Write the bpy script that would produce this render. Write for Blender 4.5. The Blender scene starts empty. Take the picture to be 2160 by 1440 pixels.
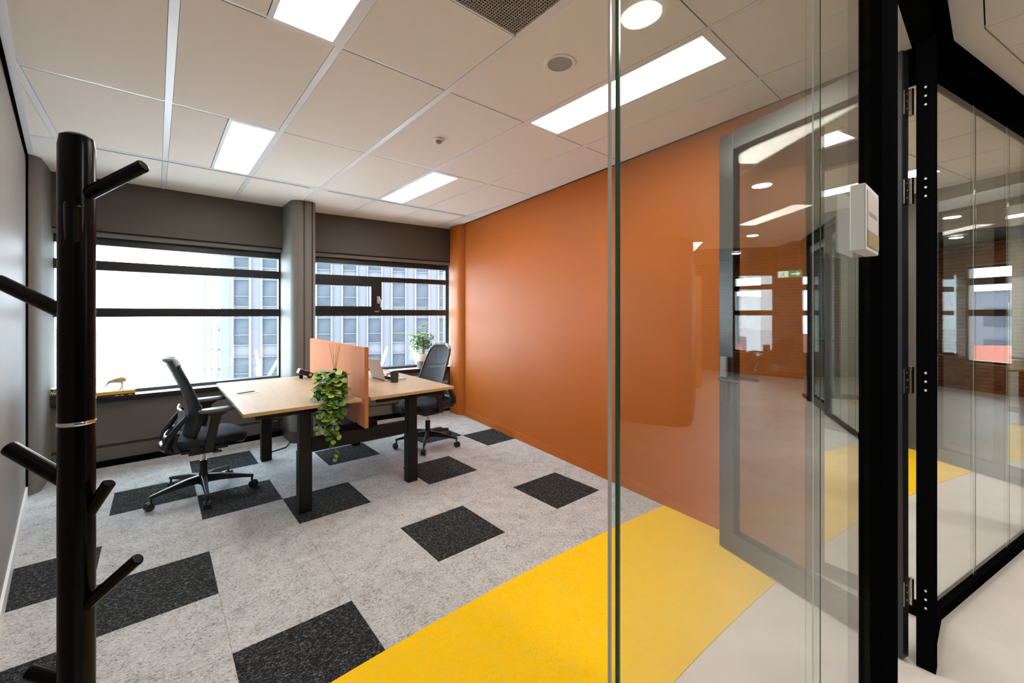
import bpy, bmesh, math, random
from mathutils import Vector, Matrix
random.seed(7)
C = bpy.context.scene.collection
sc = bpy.context.scene
PI = math.pi
R_ = math.radians

# ------------------------------------------------------------------ camera
cam_d = bpy.data.cameras.new('camera')
cam = bpy.data.objects.new('camera', cam_d)
C.objects.link(cam)
cam.location = (0, 0, 1.44162)
cam.rotation_euler = (PI / 2, 0, -0.70843782)
cam_d.sensor_fit = 'HORIZONTAL'
cam_d.sensor_width = 36
cam_d.lens = 36 * 875.603 / 2160
cam_d.shift_y = -59.49 / 2160
cam_d.clip_start = 0.02
cam_d.clip_end = 2000
sc.camera = cam

# ------------------------------------------------------------------ light and exposure
SKY = 11.3
PANEL = 15.6
HALLPANEL = 9.0
DOWN = 42.0
DOWN_W = 12.0
sc.view_settings.view_transform = 'Standard'
sc.view_settings.look = 'None'
sc.view_settings.gamma = 1
sc.view_settings.use_curve_mapping = False
sc.view_settings.exposure = 0.6
world = bpy.data.worlds.new('world')
sc.world = world
world.use_nodes = True
wn = world.node_tree
bg = wn.nodes['Background']
bg.inputs['Color'].default_value = (0.73, 0.885, 1.0, 1)
bg.inputs['Strength'].default_value = SKY
sc.cycles.transparent_max_bounces = 32
sc.cycles.max_bounces = 10
sc.cycles.glossy_bounces = 6
sc.cycles.diffuse_bounces = 5
sc.cycles.sample_clamp_indirect = 8

# ------------------------------------------------------------------ materials
def mat(name, col, rough=0.5, spec=0.5, metal=0.0, noise=None, bump=0.0, bscale=200.0, coat=0.0):
    m = bpy.data.materials.new(name); m.use_nodes = True
    nt = m.node_tree; b = nt.nodes['Principled BSDF']
    b.inputs['Base Color'].default_value = (*col, 1)
    b.inputs['Roughness'].default_value = rough
    b.inputs['Metallic'].default_value = metal
    b.inputs['Specular IOR Level'].default_value = spec
    b.inputs['Coat Weight'].default_value = coat
    tc = nt.nodes.new('ShaderNodeTexCoord')
    if noise:
        sc_, amt = noise
        n = nt.nodes.new('ShaderNodeTexNoise'); n.inputs['Scale'].default_value = sc_
        n.inputs['Detail'].default_value = 4
        nt.links.new(tc.outputs['Object'], n.inputs['Vector'])
        r = nt.nodes.new('ShaderNodeValToRGB')
        r.color_ramp.elements[0].position = 0.3; r.color_ramp.elements[1].position = 0.7
        r.color_ramp.elements[0].color = (*[c * (1 - amt) for c in col], 1)
        r.color_ramp.elements[1].color = (*[min(1, c * (1 + amt)) for c in col], 1)
        nt.links.new(n.outputs['Fac'], r.inputs['Fac'])
        nt.links.new(r.outputs['Color'], b.inputs['Base Color'])
    if bump:
        n2 = nt.nodes.new('ShaderNodeTexNoise'); n2.inputs['Scale'].default_value = bscale
        nt.links.new(tc.outputs['Object'], n2.inputs['Vector'])
        bp = nt.nodes.new('ShaderNodeBump'); bp.inputs['Strength'].default_value = bump
        bp.inputs['Distance'].default_value = 0.002
        nt.links.new(n2.outputs['Fac'], bp.inputs['Height'])
        nt.links.new(bp.outputs['Normal'], b.inputs['Normal'])
    return m

def emis(name, col, s):
    m = bpy.data.materials.new(name); m.use_nodes = True
    nt = m.node_tree; nt.nodes.clear()
    e = nt.nodes.new('ShaderNodeEmission'); o = nt.nodes.new('ShaderNodeOutputMaterial')
    e.inputs['Color'].default_value = (*col, 1); e.inputs['Strength'].default_value = s
    nt.links.new(e.outputs[0], o.inputs['Surface'])
    return m

def glass(name, tint=(0.95, 0.97, 0.955), rough=0.0, f0=0.04):
    m = bpy.data.materials.new(name); m.use_nodes = True
    nt = m.node_tree; nt.nodes.clear()
    o = nt.nodes.new('ShaderNodeOutputMaterial')
    t = nt.nodes.new('ShaderNodeBsdfTransparent'); t.inputs['Color'].default_value = (*tint, 1)
    g = nt.nodes.new('ShaderNodeBsdfGlossy'); g.inputs['Roughness'].default_value = rough
    lw = nt.nodes.new('ShaderNodeLayerWeight'); lw.inputs['Blend'].default_value = 0.5
    p = nt.nodes.new('ShaderNodeMath'); p.operation = 'POWER'; p.inputs[1].default_value = 5
    nt.links.new(lw.outputs['Facing'], p.inputs[0])
    q = nt.nodes.new('ShaderNodeMath'); q.operation = 'MULTIPLY_ADD'
    q.inputs[1].default_value = 1 - f0; q.inputs[2].default_value = f0
    nt.links.new(p.outputs[0], q.inputs[0])
    mx = nt.nodes.new('ShaderNodeMixShader')
    nt.links.new(q.outputs[0], mx.inputs['Fac'])
    nt.links.new(t.outputs[0], mx.inputs[1]); nt.links.new(g.outputs[0], mx.inputs[2])
    nt.links.new(mx.outputs[0], o.inputs['Surface'])
    return m

def carpet(name, base, dark, light, streak, amount):
    """loop-pile carpet: two-tone flecks from stretched noise, plus pile relief"""
    m = bpy.data.materials.new(name); m.use_nodes = True
    nt = m.node_tree; b = nt.nodes['Principled BSDF']
    b.inputs['Roughness'].default_value = 0.95
    b.inputs['Specular IOR Level'].default_value = 0.15
    tc = nt.nodes.new('ShaderNodeTexCoord')
    mp = nt.nodes.new('ShaderNodeMapping')
    mp.inputs['Rotation'].default_value = (0, 0, R_(35))
    mp.inputs['Scale'].default_value = (1.0, streak, 1.0)
    nt.links.new(tc.outputs['Object'], mp.inputs['Vector'])
    n = nt.nodes.new('ShaderNodeTexNoise'); n.inputs['Scale'].default_value = 75
    n.inputs['Detail'].default_value = 5; n.inputs['Roughness'].default_value = 0.7
    n.inputs['Distortion'].default_value = 1.2
    nt.links.new(mp.outputs[0], n.inputs['Vector'])
    n2 = nt.nodes.new('ShaderNodeTexNoise'); n2.inputs['Scale'].default_value = 9
    n2.inputs['Detail'].default_value = 6; n2.inputs['Roughness'].default_value = 0.65
    nt.links.new(tc.outputs['Object'], n2.inputs['Vector'])
    ad = nt.nodes.new('ShaderNodeMath'); ad.operation = 'MULTIPLY_ADD'
    ad.inputs[1].default_value = amount; ad.inputs[2].default_value = -amount * 0.5
    nt.links.new(n2.outputs['Fac'], ad.inputs[0])
    su = nt.nodes.new('ShaderNodeMath'); su.operation = 'ADD'
    nt.links.new(n.outputs['Fac'], su.inputs[0]); nt.links.new(ad.outputs[0], su.inputs[1])
    r = nt.nodes.new('ShaderNodeValToRGB')
    e = r.color_ramp.elements
    e[0].position = 0.40; e[0].color = (*dark, 1)
    e[1].position = 0.61; e[1].color = (*light, 1)
    k = e.new(0.46); k.color = (*base, 1)
    k = e.new(0.53); k.color = (*base, 1)
    nt.links.new(su.outputs[0], r.inputs['Fac'])
    nt.links.new(r.outputs['Color'], b.inputs['Base Color'])
    bp = nt.nodes.new('ShaderNodeBump'); bp.inputs['Strength'].default_value = 0.5
    bp.inputs['Distance'].default_value = 0.003
    nt.links.new(n.outputs['Fac'], bp.inputs['Height'])
    nt.links.new(bp.outputs['Normal'], b.inputs['Normal'])
    return m

def wood(name, a, b_, rough=0.4, sx=3.0):
    m = bpy.data.materials.new(name); m.use_nodes = True
    nt = m.node_tree; b = nt.nodes['Principled BSDF']
    b.inputs['Roughness'].default_value = rough
    tc = nt.nodes.new('ShaderNodeTexCoord'); mp = nt.nodes.new('ShaderNodeMapping')
    mp.inputs['Scale'].default_value = (40, sx, 40)
    nt.links.new(tc.outputs['Object'], mp.inputs['Vector'])
    n = nt.nodes.new('ShaderNodeTexNoise'); n.inputs['Scale'].default_value = 1.0
    n.inputs['Detail'].default_value = 6
    nt.links.new(mp.outputs[0], n.inputs['Vector'])
    r = nt.nodes.new('ShaderNodeValToRGB')
    r.color_ramp.elements[0].position = 0.3; r.color_ramp.elements[1].position = 0.7
    r.color_ramp.elements[0].color = (*a, 1); r.color_ramp.elements[1].color = (*b_, 1)
    nt.links.new(n.outputs['Fac'], r.inputs['Fac'])
    nt.links.new(r.outputs['Color'], b.inputs['Base Color'])
    return m

M = {}
M['carpet_light'] = carpet('carpet_light', (.48, .48, .49), (.14, .14, .15), (.66, .66, .66), 2.6, 0.22)
M['carpet_dark'] = carpet('carpet_dark', (.013, .013, .015), (.007, .007, .009), (.155, .168, .165), 1.8, 0.05)
M['carpet_yellow'] = carpet('carpet_yellow', (.93, .57, .004), (.90, .52, .004), (.80, .55, .06), 1.5, 0.25)
M['vinyl'] = mat('vinyl_light', (.68, .63, .595), 0.5, 0.35, noise=(5, .06))
M['tile'] = mat('ceiling_tile', (.86, .81, .75), 0.9, 0.2, bump=0.15, bscale=400)
M['bar'] = mat('ceiling_bar', (.80, .80, .82), 0.30, 0.6)
M['void'] = mat('dark_void', (.01, .01, .01), 0.9)
M['deskblack'] = mat('desk_black_steel', (.0055, .0055, .006), 0.45, 0.3)
M['orange'] = mat('orange_paint', (.450, .115, .013), 0.52, 0.22, noise=(3, .03), bump=0.06, bscale=250)
M['taupe'] = mat('taupe_paint', (.085, .074, .064), 0.5, 0.4, noise=(3, .03))
M['apron'] = mat('taupe_floor_lit', (.125, .110, .098), 0.5, 0.4)  # taupe bulkhead paint, lightened to hold the light bouncing off the floor
M['column'] = mat('column_paint', (.175, .168, .156), 0.55, 0.2, noise=(3, .03))
M['greywall'] = mat('pale_grey_paint', (.27, .255, .24), 0.5, 0.4, noise=(3, .02), bump=0.05)
M['white'] = mat('white_paint', (.80, .80, .79), 0.4)
M['black'] = mat('black_powder_coat', (.0034, .0034, .0038), 0.9, 0.0)
M['doorframe'] = mat('anthracite_aluminium', (.012, .014, .018), 0.30, 0.6)
M['winframe'] = mat('window_frame_black', (.010, .011, .014), 0.35, 0.5)
M['glass'] = glass('clear_glass')
M['winglass'] = glass('window_glass', (.97, .985, .98), 0.0, 0.04)
M['glassedge'] = mat('green_glass_edge', (.01, .10, .06), 0.15, 0.8)
M['strip_glint'] = mat('joint_strip_edge_glint', (.62, .62, .64), 0.15, 0.8)
M['led'] = emis('led_panel', (1.0, .95, .86), PANEL)
M['hallled'] = emis('hall_led_panel', (1.0, .93, .82), HALLPANEL)
M['down'] = emis('downlight_lamp', (1.0, .93, .83), DOWN)
M['desk'] = wood('maple_worktop', (.46, .335, .215), (.53, .40, .265), 0.38)
M['deskedge'] = wood('maple_edge', (.55, .33, .14), (.62, .40, .19), 0.4)
M['screen'] = mat('salmon_felt', (.64, .255, .135), 0.85, 0.2, bump=0.3, bscale=500)
M['screenedge'] = mat('screen_orange_edge', (.50, .20, .055), 0.8, 0.2)
M['plastic'] = mat('black_plastic', (.010, .011, .014), 0.38, 0.5)
M['fabric'] = mat('charcoal_seat_fabric', (.022, .026, .036), 0.85, 0.3, bump=0.4, bscale=700)
M['mesh'] = mat('chair_mesh_fabric', (.055, .065, .085), 0.6, 0.4, bump=0.4, bscale=900)
nt = M['mesh'].node_tree                                          # open weave: part of the light passes through
_t = nt.nodes.new('ShaderNodeBsdfTransparent'); _m = nt.nodes.new('ShaderNodeMixShader'); _m.inputs['Fac'].default_value = 0.22
nt.links.new(nt.nodes['Principled BSDF'].outputs[0], _m.inputs[1]); nt.links.new(_t.outputs[0], _m.inputs[2])
nt.links.new(_m.outputs[0], nt.nodes['Material Output'].inputs['Surface'])
M['greyplastic'] = mat('grey_plastic', (.30, .32, .35), 0.4, 0.5)
M['armpad'] = mat('arm_pad_sheen', (.11, .112, .12), 0.38, 0.6)  # pads greyed to hold the window's sheen on their tops
M['chrome'] = mat('chrome', (.75, .75, .76), 0.12, metal=1.0)
M['steel'] = mat('brushed_steel', (.50, .48, .45), 0.28, metal=1.0)
M['silver'] = mat('silver_aluminium', (.52, .52, .54), 0.35, metal=0.15)
M['stand'] = mat('black_lacquer', (.002, .002, .003), 0.22, 0.13)
M['mug'] = mat('charcoal_stoneware', (.035, .035, .037), 0.5)
M['paper'] = mat('white_paper', (.80, .79, .77), 0.7)
M['leaf'] = mat('leaf_green', (.07, .19, .03), 0.4, 0.5, noise=(60, .45))
M['leaflight'] = mat('leaf_lime', (.30, .46, .04), 0.4, 0.5, noise=(60, .3))
M['leafpale'] = mat('leaf_variegated', (.26, .36, .20), 0.4, 0.5, noise=(90, .5))
M['stem'] = mat('stem_brown', (.10, .06, .03), 0.7)
M['trunk'] = mat('trunk_tan', (.30, .18, .07), 0.7)
M['brownpot'] = mat('brown_glazed_pot', (.09, .055, .02), 0.3, noise=(30, .3))
M['cream'] = mat('cream_ceramic', (.78, .72, .64), 0.4)
M['potgrey'] = mat('taupe_ceramic', (.20, .165, .14), 0.5)
M['reed'] = mat('reed_tan', (.80, .52, .24), 0.7)
M['amber'] = mat('amber_glass', (.06, .02, .008), 0.15)
M['yellowbook'] = mat('yellow_cover', (.72, .38, .02), 0.5)
M['blackbook'] = mat('black_cover', (.02, .02, .022), 0.5)
M['bird'] = mat('carved_bird', (.48, .34, .15), 0.6, noise=(70, .4))
M['bookgrey'] = mat('grey_blue_cover', (.22, .25, .28), 0.6)
M['soil'] = mat('soil', (.03, .02, .014), 0.95)
M['brick'] = mat('brick_red', (.30, .115, .055), 0.85, 0.2, noise=(6, .4))
M['mortar'] = mat('mortar', (.45, .36, .28), 0.9)
M['booth'] = mat('booth_dark_felt', (.05, .035, .028), 0.85)
M['lockery'] = mat('locker_yellow', (.80, .42, .02), 0.5)
M['exitgreen'] = emis('exit_sign_green', (.01, .30, .10), 1.2)
M['exitwhite'] = emis('exit_sign_white', (.9, 1, .93), 1.4)
M['darkwall'] = mat('dark_olive_paint', (.085, .075, .05), 0.6)
M['palewall'] = mat('sage_pale_paint', (.42, .43, .38), 0.6)
M['signreflect'] = mat('sign_reflection', (.42, .27, .11), 0.5)
M['signgrey'] = mat('sign_print_grey', (.45, .42, .42), 0.6)
M['cable'] = mat('black_cable', (.008, .008, .008), 0.5)
# outside
M['towerbody'] = mat('tower_pale_cladding', (.082, .081, .094), 0.7, 0.2)
M['towerfin'] = mat('tower_white_fin', (.30, .28, .29), 0.6, 0.2)
M['towerglass'] = mat('tower_window', (.027, .032, .040), 0.4, 0.2, noise=(0.7, .3))
M['towerframe'] = mat('tower_sill', (.074, .080, .102), 0.6, 0.2)
M['ground'] = mat('pale_ground', (.80, .80, .80), 0.9, 0.1, noise=(.03, .06))  # distant haze is put into the pale ground and city colours
M['cityblock'] = mat('city_block_pale', (.62, .62, .63), 0.9, 0.1)
M['cityroof'] = mat('city_roof', (.50, .51, .53), 0.9, 0.1)
M['citywin'] = mat('city_windows', (.30, .31, .33), 0.6)
M['redroof'] = mat('red_roof', (.26, .085, .06), 0.9, 0.1)
M['housewall'] = mat('house_brick', (.28, .12, .09), 0.9, 0.1)

# ------------------------------------------------------------------ mesh helpers
class MB:
    def __init__(s): s.v = []; s.f = []
    def add(s, vs, fs):
        n = len(s.v); s.v += [tuple(p) for p in vs]; s.f += [tuple(i + n for i in f) for f in fs]; return s
    def box(s, x0, x1, y0, y1, z0, z1, mtx=None):
        vs = [(x, y, z) for z in (z0, z1) for y in (y0, y1) for x in (x0, x1)]
        if mtx: vs = [mtx @ Vector(p) for p in vs]
        return s.add(vs, [(0, 2, 3, 1), (4, 5, 7, 6), (0, 1, 5, 4), (2, 6, 7, 3), (0, 4, 6, 2), (1, 3, 7, 5)])
    def prism(s, poly, z0, z1, mtx=None):
        a = sum(poly[i][0] * poly[(i + 1) % len(poly)][1] - poly[(i + 1) % len(poly)][0] * poly[i][1] for i in range(len(poly)))
        if a < 0: poly = poly[::-1]
        n = len(poly)
        vs = [(p[0], p[1], z0) for p in poly] + [(p[0], p[1], z1) for p in poly]
        if mtx: vs = [mtx @ Vector(p) for p in vs]
        fs = [tuple(range(n))[::-1], tuple(range(n, 2 * n))] + [(i, (i + 1) % n, n + (i + 1) % n, n + i) for i in range(n)]
        return s.add(vs, fs)
    def tube(s, p0, p1, r0, r1=None, seg=14, caps=True):
        return s.path([p0, p1], [r0, r0 if r1 is None else r1], seg, caps)
    def path(s, pts, rad, seg=10, caps=True):
        pts = [Vector(p) for p in pts]
        if not isinstance(rad, (list, tuple)): rad = [rad] * len(pts)
        vs = []; n = len(pts); prev = None
        for i, p in enumerate(pts):
            d = (pts[min(i + 1, n - 1)] - pts[max(i - 1, 0)]).normalized()
            if prev is None:
                up = Vector((0, 0, 1)) if abs(d.z) < .9 else Vector((1, 0, 0))
                u = d.cross(up).normalized()
            else:
                u = (prev - d * prev.dot(d)).normalized()
            prev = u; w = d.cross(u)
            for k in range(seg):
                a = 2 * PI * k / seg
                vs.append(p + (u * math.cos(a) + w * math.sin(a)) * rad[i])
        fs = []
        for i in range(n - 1):
            for k in range(seg):
                a, b = i * seg + k, i * seg + (k + 1) % seg
                fs.append((a, b, b + seg, a + seg))
        if caps:
            fs.append(tuple(range(seg))[::-1]); fs.append(tuple(range((n - 1) * seg, n * seg)))
        return s.add(vs, fs)
    def lathe(s, prof, c=(0, 0, 0), seg=28, cap0=True, cap1=True):
        vs = []; n = len(prof)
        for r, z in prof:
            for k in range(seg):
                a = 2 * PI * k / seg
                vs.append((c[0] + r * math.cos(a), c[1] + r * math.sin(a), c[2] + z))
        fs = []
        for i in range(n - 1):
            for k in range(seg):
                a, b = i * seg + k, i * seg + (k + 1) % seg
                fs.append((a, b, b + seg, a + seg))
        if cap0: fs.append(tuple(range(seg))[::-1])
        if cap1: fs.append(tuple(range((n - 1) * seg, n * seg)))
        return s.add(vs, fs)
    def ellipsoid(s, c, r, seg=14, rings=8, mtx=None):
        vs = []; fs = []
        for i in range(1, rings):
            t = PI * i / rings
            for k in range(seg):
                a = 2 * PI * k / seg
                vs.append(Vector((c[0] + r[0] * math.sin(t) * math.cos(a), c[1] + r[1] * math.sin(t) * math.sin(a), c[2] + r[2] * math.cos(t))))
        vs.append(Vector((c[0], c[1], c[2] + r[2]))); vs.append(Vector((c[0], c[1], c[2] - r[2])))
        T, B = len(vs) - 2, len(vs) - 1
        if mtx: vs = [mtx @ v for v in vs]
        for i in range(rings - 2):
            for k in range(seg):
                a, b = i * seg + k, i * seg + (k + 1) % seg
                fs.append((a, a + seg, b + seg, b))
        for k in range(seg):
            fs.append((T, k, (k + 1) % seg))
            o = (rings - 2) * seg
            fs.append((B, o + (k + 1) % seg, o + k))
        return s.add(vs, fs)
    def grid(s, rows):
        """rows: list of equal-length point lists -> quad sheet"""
        n = len(rows[0]); vs = [p for r in rows for p in r]
        fs = [(i * n + k, i * n + k + 1, (i + 1) * n + k + 1, (i + 1) * n + k) for i in range(len(rows) - 1) for k in range(n - 1)]
        return s.add(vs, fs)
    def loft(s, rings, closed_caps=True):
        n = len(rings[0]); vs = [p for r in rings for p in r]
        fs = [(i * n + k, i * n + (k + 1) % n, (i + 1) * n + (k + 1) % n, (i + 1) * n + k) for i in range(len(rings) - 1) for k in range(n)]
        if closed_caps:
            fs.append(tuple(range(n))[::-1]); fs.append(tuple(range((len(rings) - 1) * n, len(rings) * n)))
        return s.add(vs, fs)
    def mesh(s, name):
        me = bpy.data.meshes.new(name)
        me.from_pydata(s.v, [], s.f); me.update()
        bm = bmesh.new(); bm.from_mesh(me)
        bmesh.ops.recalc_face_normals(bm, faces=bm.faces)
        bm.to_mesh(me); bm.free()
        return me
    def build(s, name, m, parent=None, smooth=False, bevel=0, solid=0, subsurf=0):
        me = s.mesh(name)
        ms = m if isinstance(m, (list, tuple)) else [m]
        for k in ms: me.materials.append(k)
        if smooth:
            for p in me.polygons: p.use_smooth = True
            me.set_sharp_from_angle(angle=R_(40))
        o = bpy.data.objects.new(name, me); C.objects.link(o)
        if solid:
            q = o.modifiers.new('solid', 'SOLIDIFY'); q.thickness = solid; q.offset = 0
        if bevel:
            q = o.modifiers.new('bevel', 'BEVEL'); q.width = bevel; q.segments = 2
            q.limit_method = 'ANGLE'; q.angle_limit = R_(40)
        if subsurf:
            q = o.modifiers.new('sub', 'SUBSURF'); q.levels = subsurf; q.render_levels = subsurf
        if parent: o.parent = parent
        return o

def tag(o, label, cat, kind=None, group=None):
    o['label'] = label; o['category'] = cat
    if kind: o['kind'] = kind
    if group: o['group'] = group
    return o
def thing(name, label, cat, loc=(0, 0, 0), rz=0.0, kind=None, group=None):
    o = bpy.data.objects.new(name, None); C.objects.link(o)
    o.empty_display_size = 0.1
    o.location = loc; o.rotation_euler = (0, 0, rz)
    return tag(o, label, cat, kind, group)
def copy_tree(o, parent=None):
    c = o.copy(); C.objects.link(c)
    if parent is not None:
        c.parent = parent
        c.matrix_parent_inverse = o.matrix_parent_inverse.copy()
    for ch in list(o.children): copy_tree(ch, c)
    return c
def place(o, loc, rot=None, scale=None):
    o.location = loc
    if rot is not None: o.rotation_euler = rot
    if scale is not None: o.scale = scale
    return o

def clip_half(poly, px, py, nx, ny):
    out = []
    for i in range(len(poly)):
        a, b = poly[i], poly[(i + 1) % len(poly)]
        da = (a[0] - px) * nx + (a[1] - py) * ny; db = (b[0] - px) * nx + (b[1] - py) * ny
        if da >= 0: out.append(a)
        if (da >= 0) != (db >= 0):
            t = da / (da - db); out.append((a[0] + (b[0] - a[0]) * t, a[1] + (b[1] - a[1]) * t))
    return out
def clip_poly(poly, conv):
    for i in range(len(conv)):                       # conv counter-clockwise
        a, b = conv[i], conv[(i + 1) % len(conv)]
        poly = clip_half(poly, a[0], a[1], -(b[1] - a[1]), b[0] - a[0])
        if len(poly) < 3: return []
    return poly
def area(p): return abs(sum(p[i][0] * p[(i + 1) % len(p)][1] - p[(i + 1) % len(p)][0] * p[i][1] for i in range(len(p)))) / 2

# ------------------------------------------------------------------ plan constants
HC = 2.70
CX, CY = 1.28, -13.42                  # centre of the round building
STEP = R_(12.8)                        # angle from one room to the next
def room_matrix(k):
    return Matrix.Translation((CX, CY, 0)) @ Matrix.Rotation(-STEP * k, 4, 'Z') @ Matrix.Translation((-CX, -CY, 0))
def ring_poly(r0, r1, a0, a1, n=60):
    f = lambda r, a: (CX + r * math.sin(a), CY + r * math.cos(a))
    o = [f(r1, a0 + (a1 - a0) * i / n) for i in range(n + 1)]
    return o + [f(r0, a1 - (a1 - a0) * i / n) for i in range(n + 1)]
def ring(mb, r0, r1, a0, a1, z0, z1, n=60):
    f = lambda r, a, z: (CX + r * math.sin(a), CY + r * math.cos(a), z)
    rings = []
    for i in range(n + 1):
        a = a0 + (a1 - a0) * i / n
        rings.append([f(r0, a, z0), f(r1, a, z0), f(r1, a, z1), f(r0, a, z1)])
    return mb.loft(rings)
module = []                            # top-level pieces of the room that its neighbours repeat

# ------------------------------------------------------------------ floor
floor = MB().box(-7, 13, -10, 8.0, -.30, -.004).build('floor', M['vinyl'])
tag(floor, 'light beige vinyl floor of the corridor and room entrance', 'floor', 'structure')
ring(MB(), 13.55, 14.26, -R_(6.6), R_(42), -.004, 0.0, 70).build('vinyl_floor', M['vinyl'], floor)
ring(MB(), 11.0, 13.55, R_(-8), R_(42), -.004, 0.0, 60).build('vinyl_floor', M['vinyl'], floor)
ring(MB(), 11.0, 13.55, -R_(40), R_(-8), -.004, 0.0, 40).build('unseen_dark_floor', M['carpet_dark'], floor)  # unseen dark flooring added to weaken the floor's reflection in the glass
ring(MB(), 1.0, 11.0, -R_(75), R_(75), -.004, 0.0, 60).build('unseen_dark_floor', M['carpet_dark'], floor)  # farther part of the added dark flooring, also out of view
ring(MB(), 14.242, 15.128, -R_(6.9), R_(34), 0.0, 0.003, 90).build('yellow_carpet', M['carpet_yellow'], floor)
ROOM = [(-.24, .22), (2.74, .22), (3.42, 5.62), (-.86, 5.62)]
dark = {(0, 0), (2, 0), (1, 2), (3, 3), (-1, 2), (0, 4), (-3, 4), (-2, 3), (-2, 5), (-3, 1), (-4, 2), (-2, -1), (2, 4), (1, 5), (-4, 0)}
for i in range(-6, 6):
    for j in range(-3, 8):
        x0, y0 = 1.2446 + .5 * i, 2.1057 + .5 * j
        g = .0008
        p = clip_poly([(x0 + g, y0 + g), (x0 + .5 - g, y0 + g), (x0 + .5 - g, y0 + .5 - g), (x0 + g, y0 + .5 - g)], ROOM)
        if len(p) < 3 or area(p) < .004: continue
        if max(math.hypot(q[0] - CX, q[1] - CY) for q in p) < 14.9: continue
        MB().prism(p, -.004, .0005).build('carpet_tile', M['carpet_dark'] if (i, j) in dark else M['carpet_light'], floor)
ring(MB(), 15.10, 19.4, R_(7.3), R_(34), -.004, 0.0, 40).build('grey_carpet', M['carpet_light'], floor)

# ------------------------------------------------------------------ walls of the room
def wall(name, poly, z0, z1, m, label, par=None):
    o = MB().prism(poly, z0, z1).build(name, m)
    return tag(o, label, 'wall', 'structure')
wl = wall('wall_left', [(-.24, .24), (-.775, 4.93), (-.90, 4.93), (-.36, .24)], 0, 2.74, M['greywall'],
          'pale grey painted partition wall behind the black coat stand')
MB().prism([(-.2385, .26), (-.7735, 4.93), (-.765, 4.93), (-.230, .26)], 2.655, 2.70).build('shadow_gap', M['black'], wl)
bl = MB().prism([(-.24, .26), (-.775, 4.93), (-.763, 4.93), (-.228, .26)], 0, .085).build('baseboard_left', M['white'])
tag(bl, 'white baseboard along the pale grey wall', 'baseboard', 'structure')
cg = MB().box(-.83, -.768, 4.93, 4.975, 0, 2.70).build('trim_1', M['black'])
tag(cg, 'black vertical joint strip between grey wall and corner column', 'trim', 'structure')

wr = wall('wall_right', [(2.791, .70), (3.301, 4.86), (3.42, 4.86), (2.90, .685)], 0, 2.74, M['orange'],
          'burnt orange wall right of the two desks')
MB().prism([(2.791, .70), (3.301, 4.86), (3.289, 4.862), (2.779, .702)], 0, .082).build('baseboard', M['orange'], wr)
module.append(wr)

def rounded_column(name, poly, m, label):
    o = MB().prism(poly, 0, 2.72).build(name, m, smooth=True)
    return tag(o, label, 'column', 'structure')
def arc_pts(cx, cy, rx, ry, a0, a1, n=8):
    return [(cx + rx * math.cos(R_(a0 + (a1 - a0) * i / n)), cy + ry * math.sin(R_(a0 + (a1 - a0) * i / n))) for i in range(n + 1)]
cm = rounded_column('column', [(1.135, 5.62)] + arc_pts(1.235, 5.15, .10, .115, 180, 268) + arc_pts(1.325, 5.115, .065, .08, 272, 360) + [(1.392, 5.62)],
                    M['column'], 'grey rounded column between the two windows')
MB().box(1.1315, 1.3955, 5.031, 5.6, 0, .13).build('skirting', M['column'], cm, bevel=.03) if False else None
for xx in (1.255, 1.34):
    MB().box(xx - .002, xx + .002, 5.026, 5.05, 0, 2.70).build('panel_joint', M['void'], cm)
MB().prism([(1.130, 5.62)] + arc_pts(1.235, 5.15, .105, .121, 180, 268) + arc_pts(1.325, 5.115, .070, .086, 272, 360) + [(1.397, 5.62)], 0, .125).build('skirting', M['taupe'], cm, smooth=True)
rounded_column('column', [(-.90, 4.975), (-.79, 4.965)] + arc_pts(-.80, 5.07, .092, .10, 270, 360) + [(-.708, 5.62), (-.90, 5.62)],
               M['column'], 'grey rounded corner column left of the window behind the coat stand')
rounded_column('column', [(3.42, 4.868), (3.305, 4.868)] + arc_pts(3.355, 5.0, .105, .13, 260, 180) + [(3.262, 5.2), (3.335, 5.305), (3.42, 5.325)],
               M['orange'], 'burnt orange rounded corner column right of the window')

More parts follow.
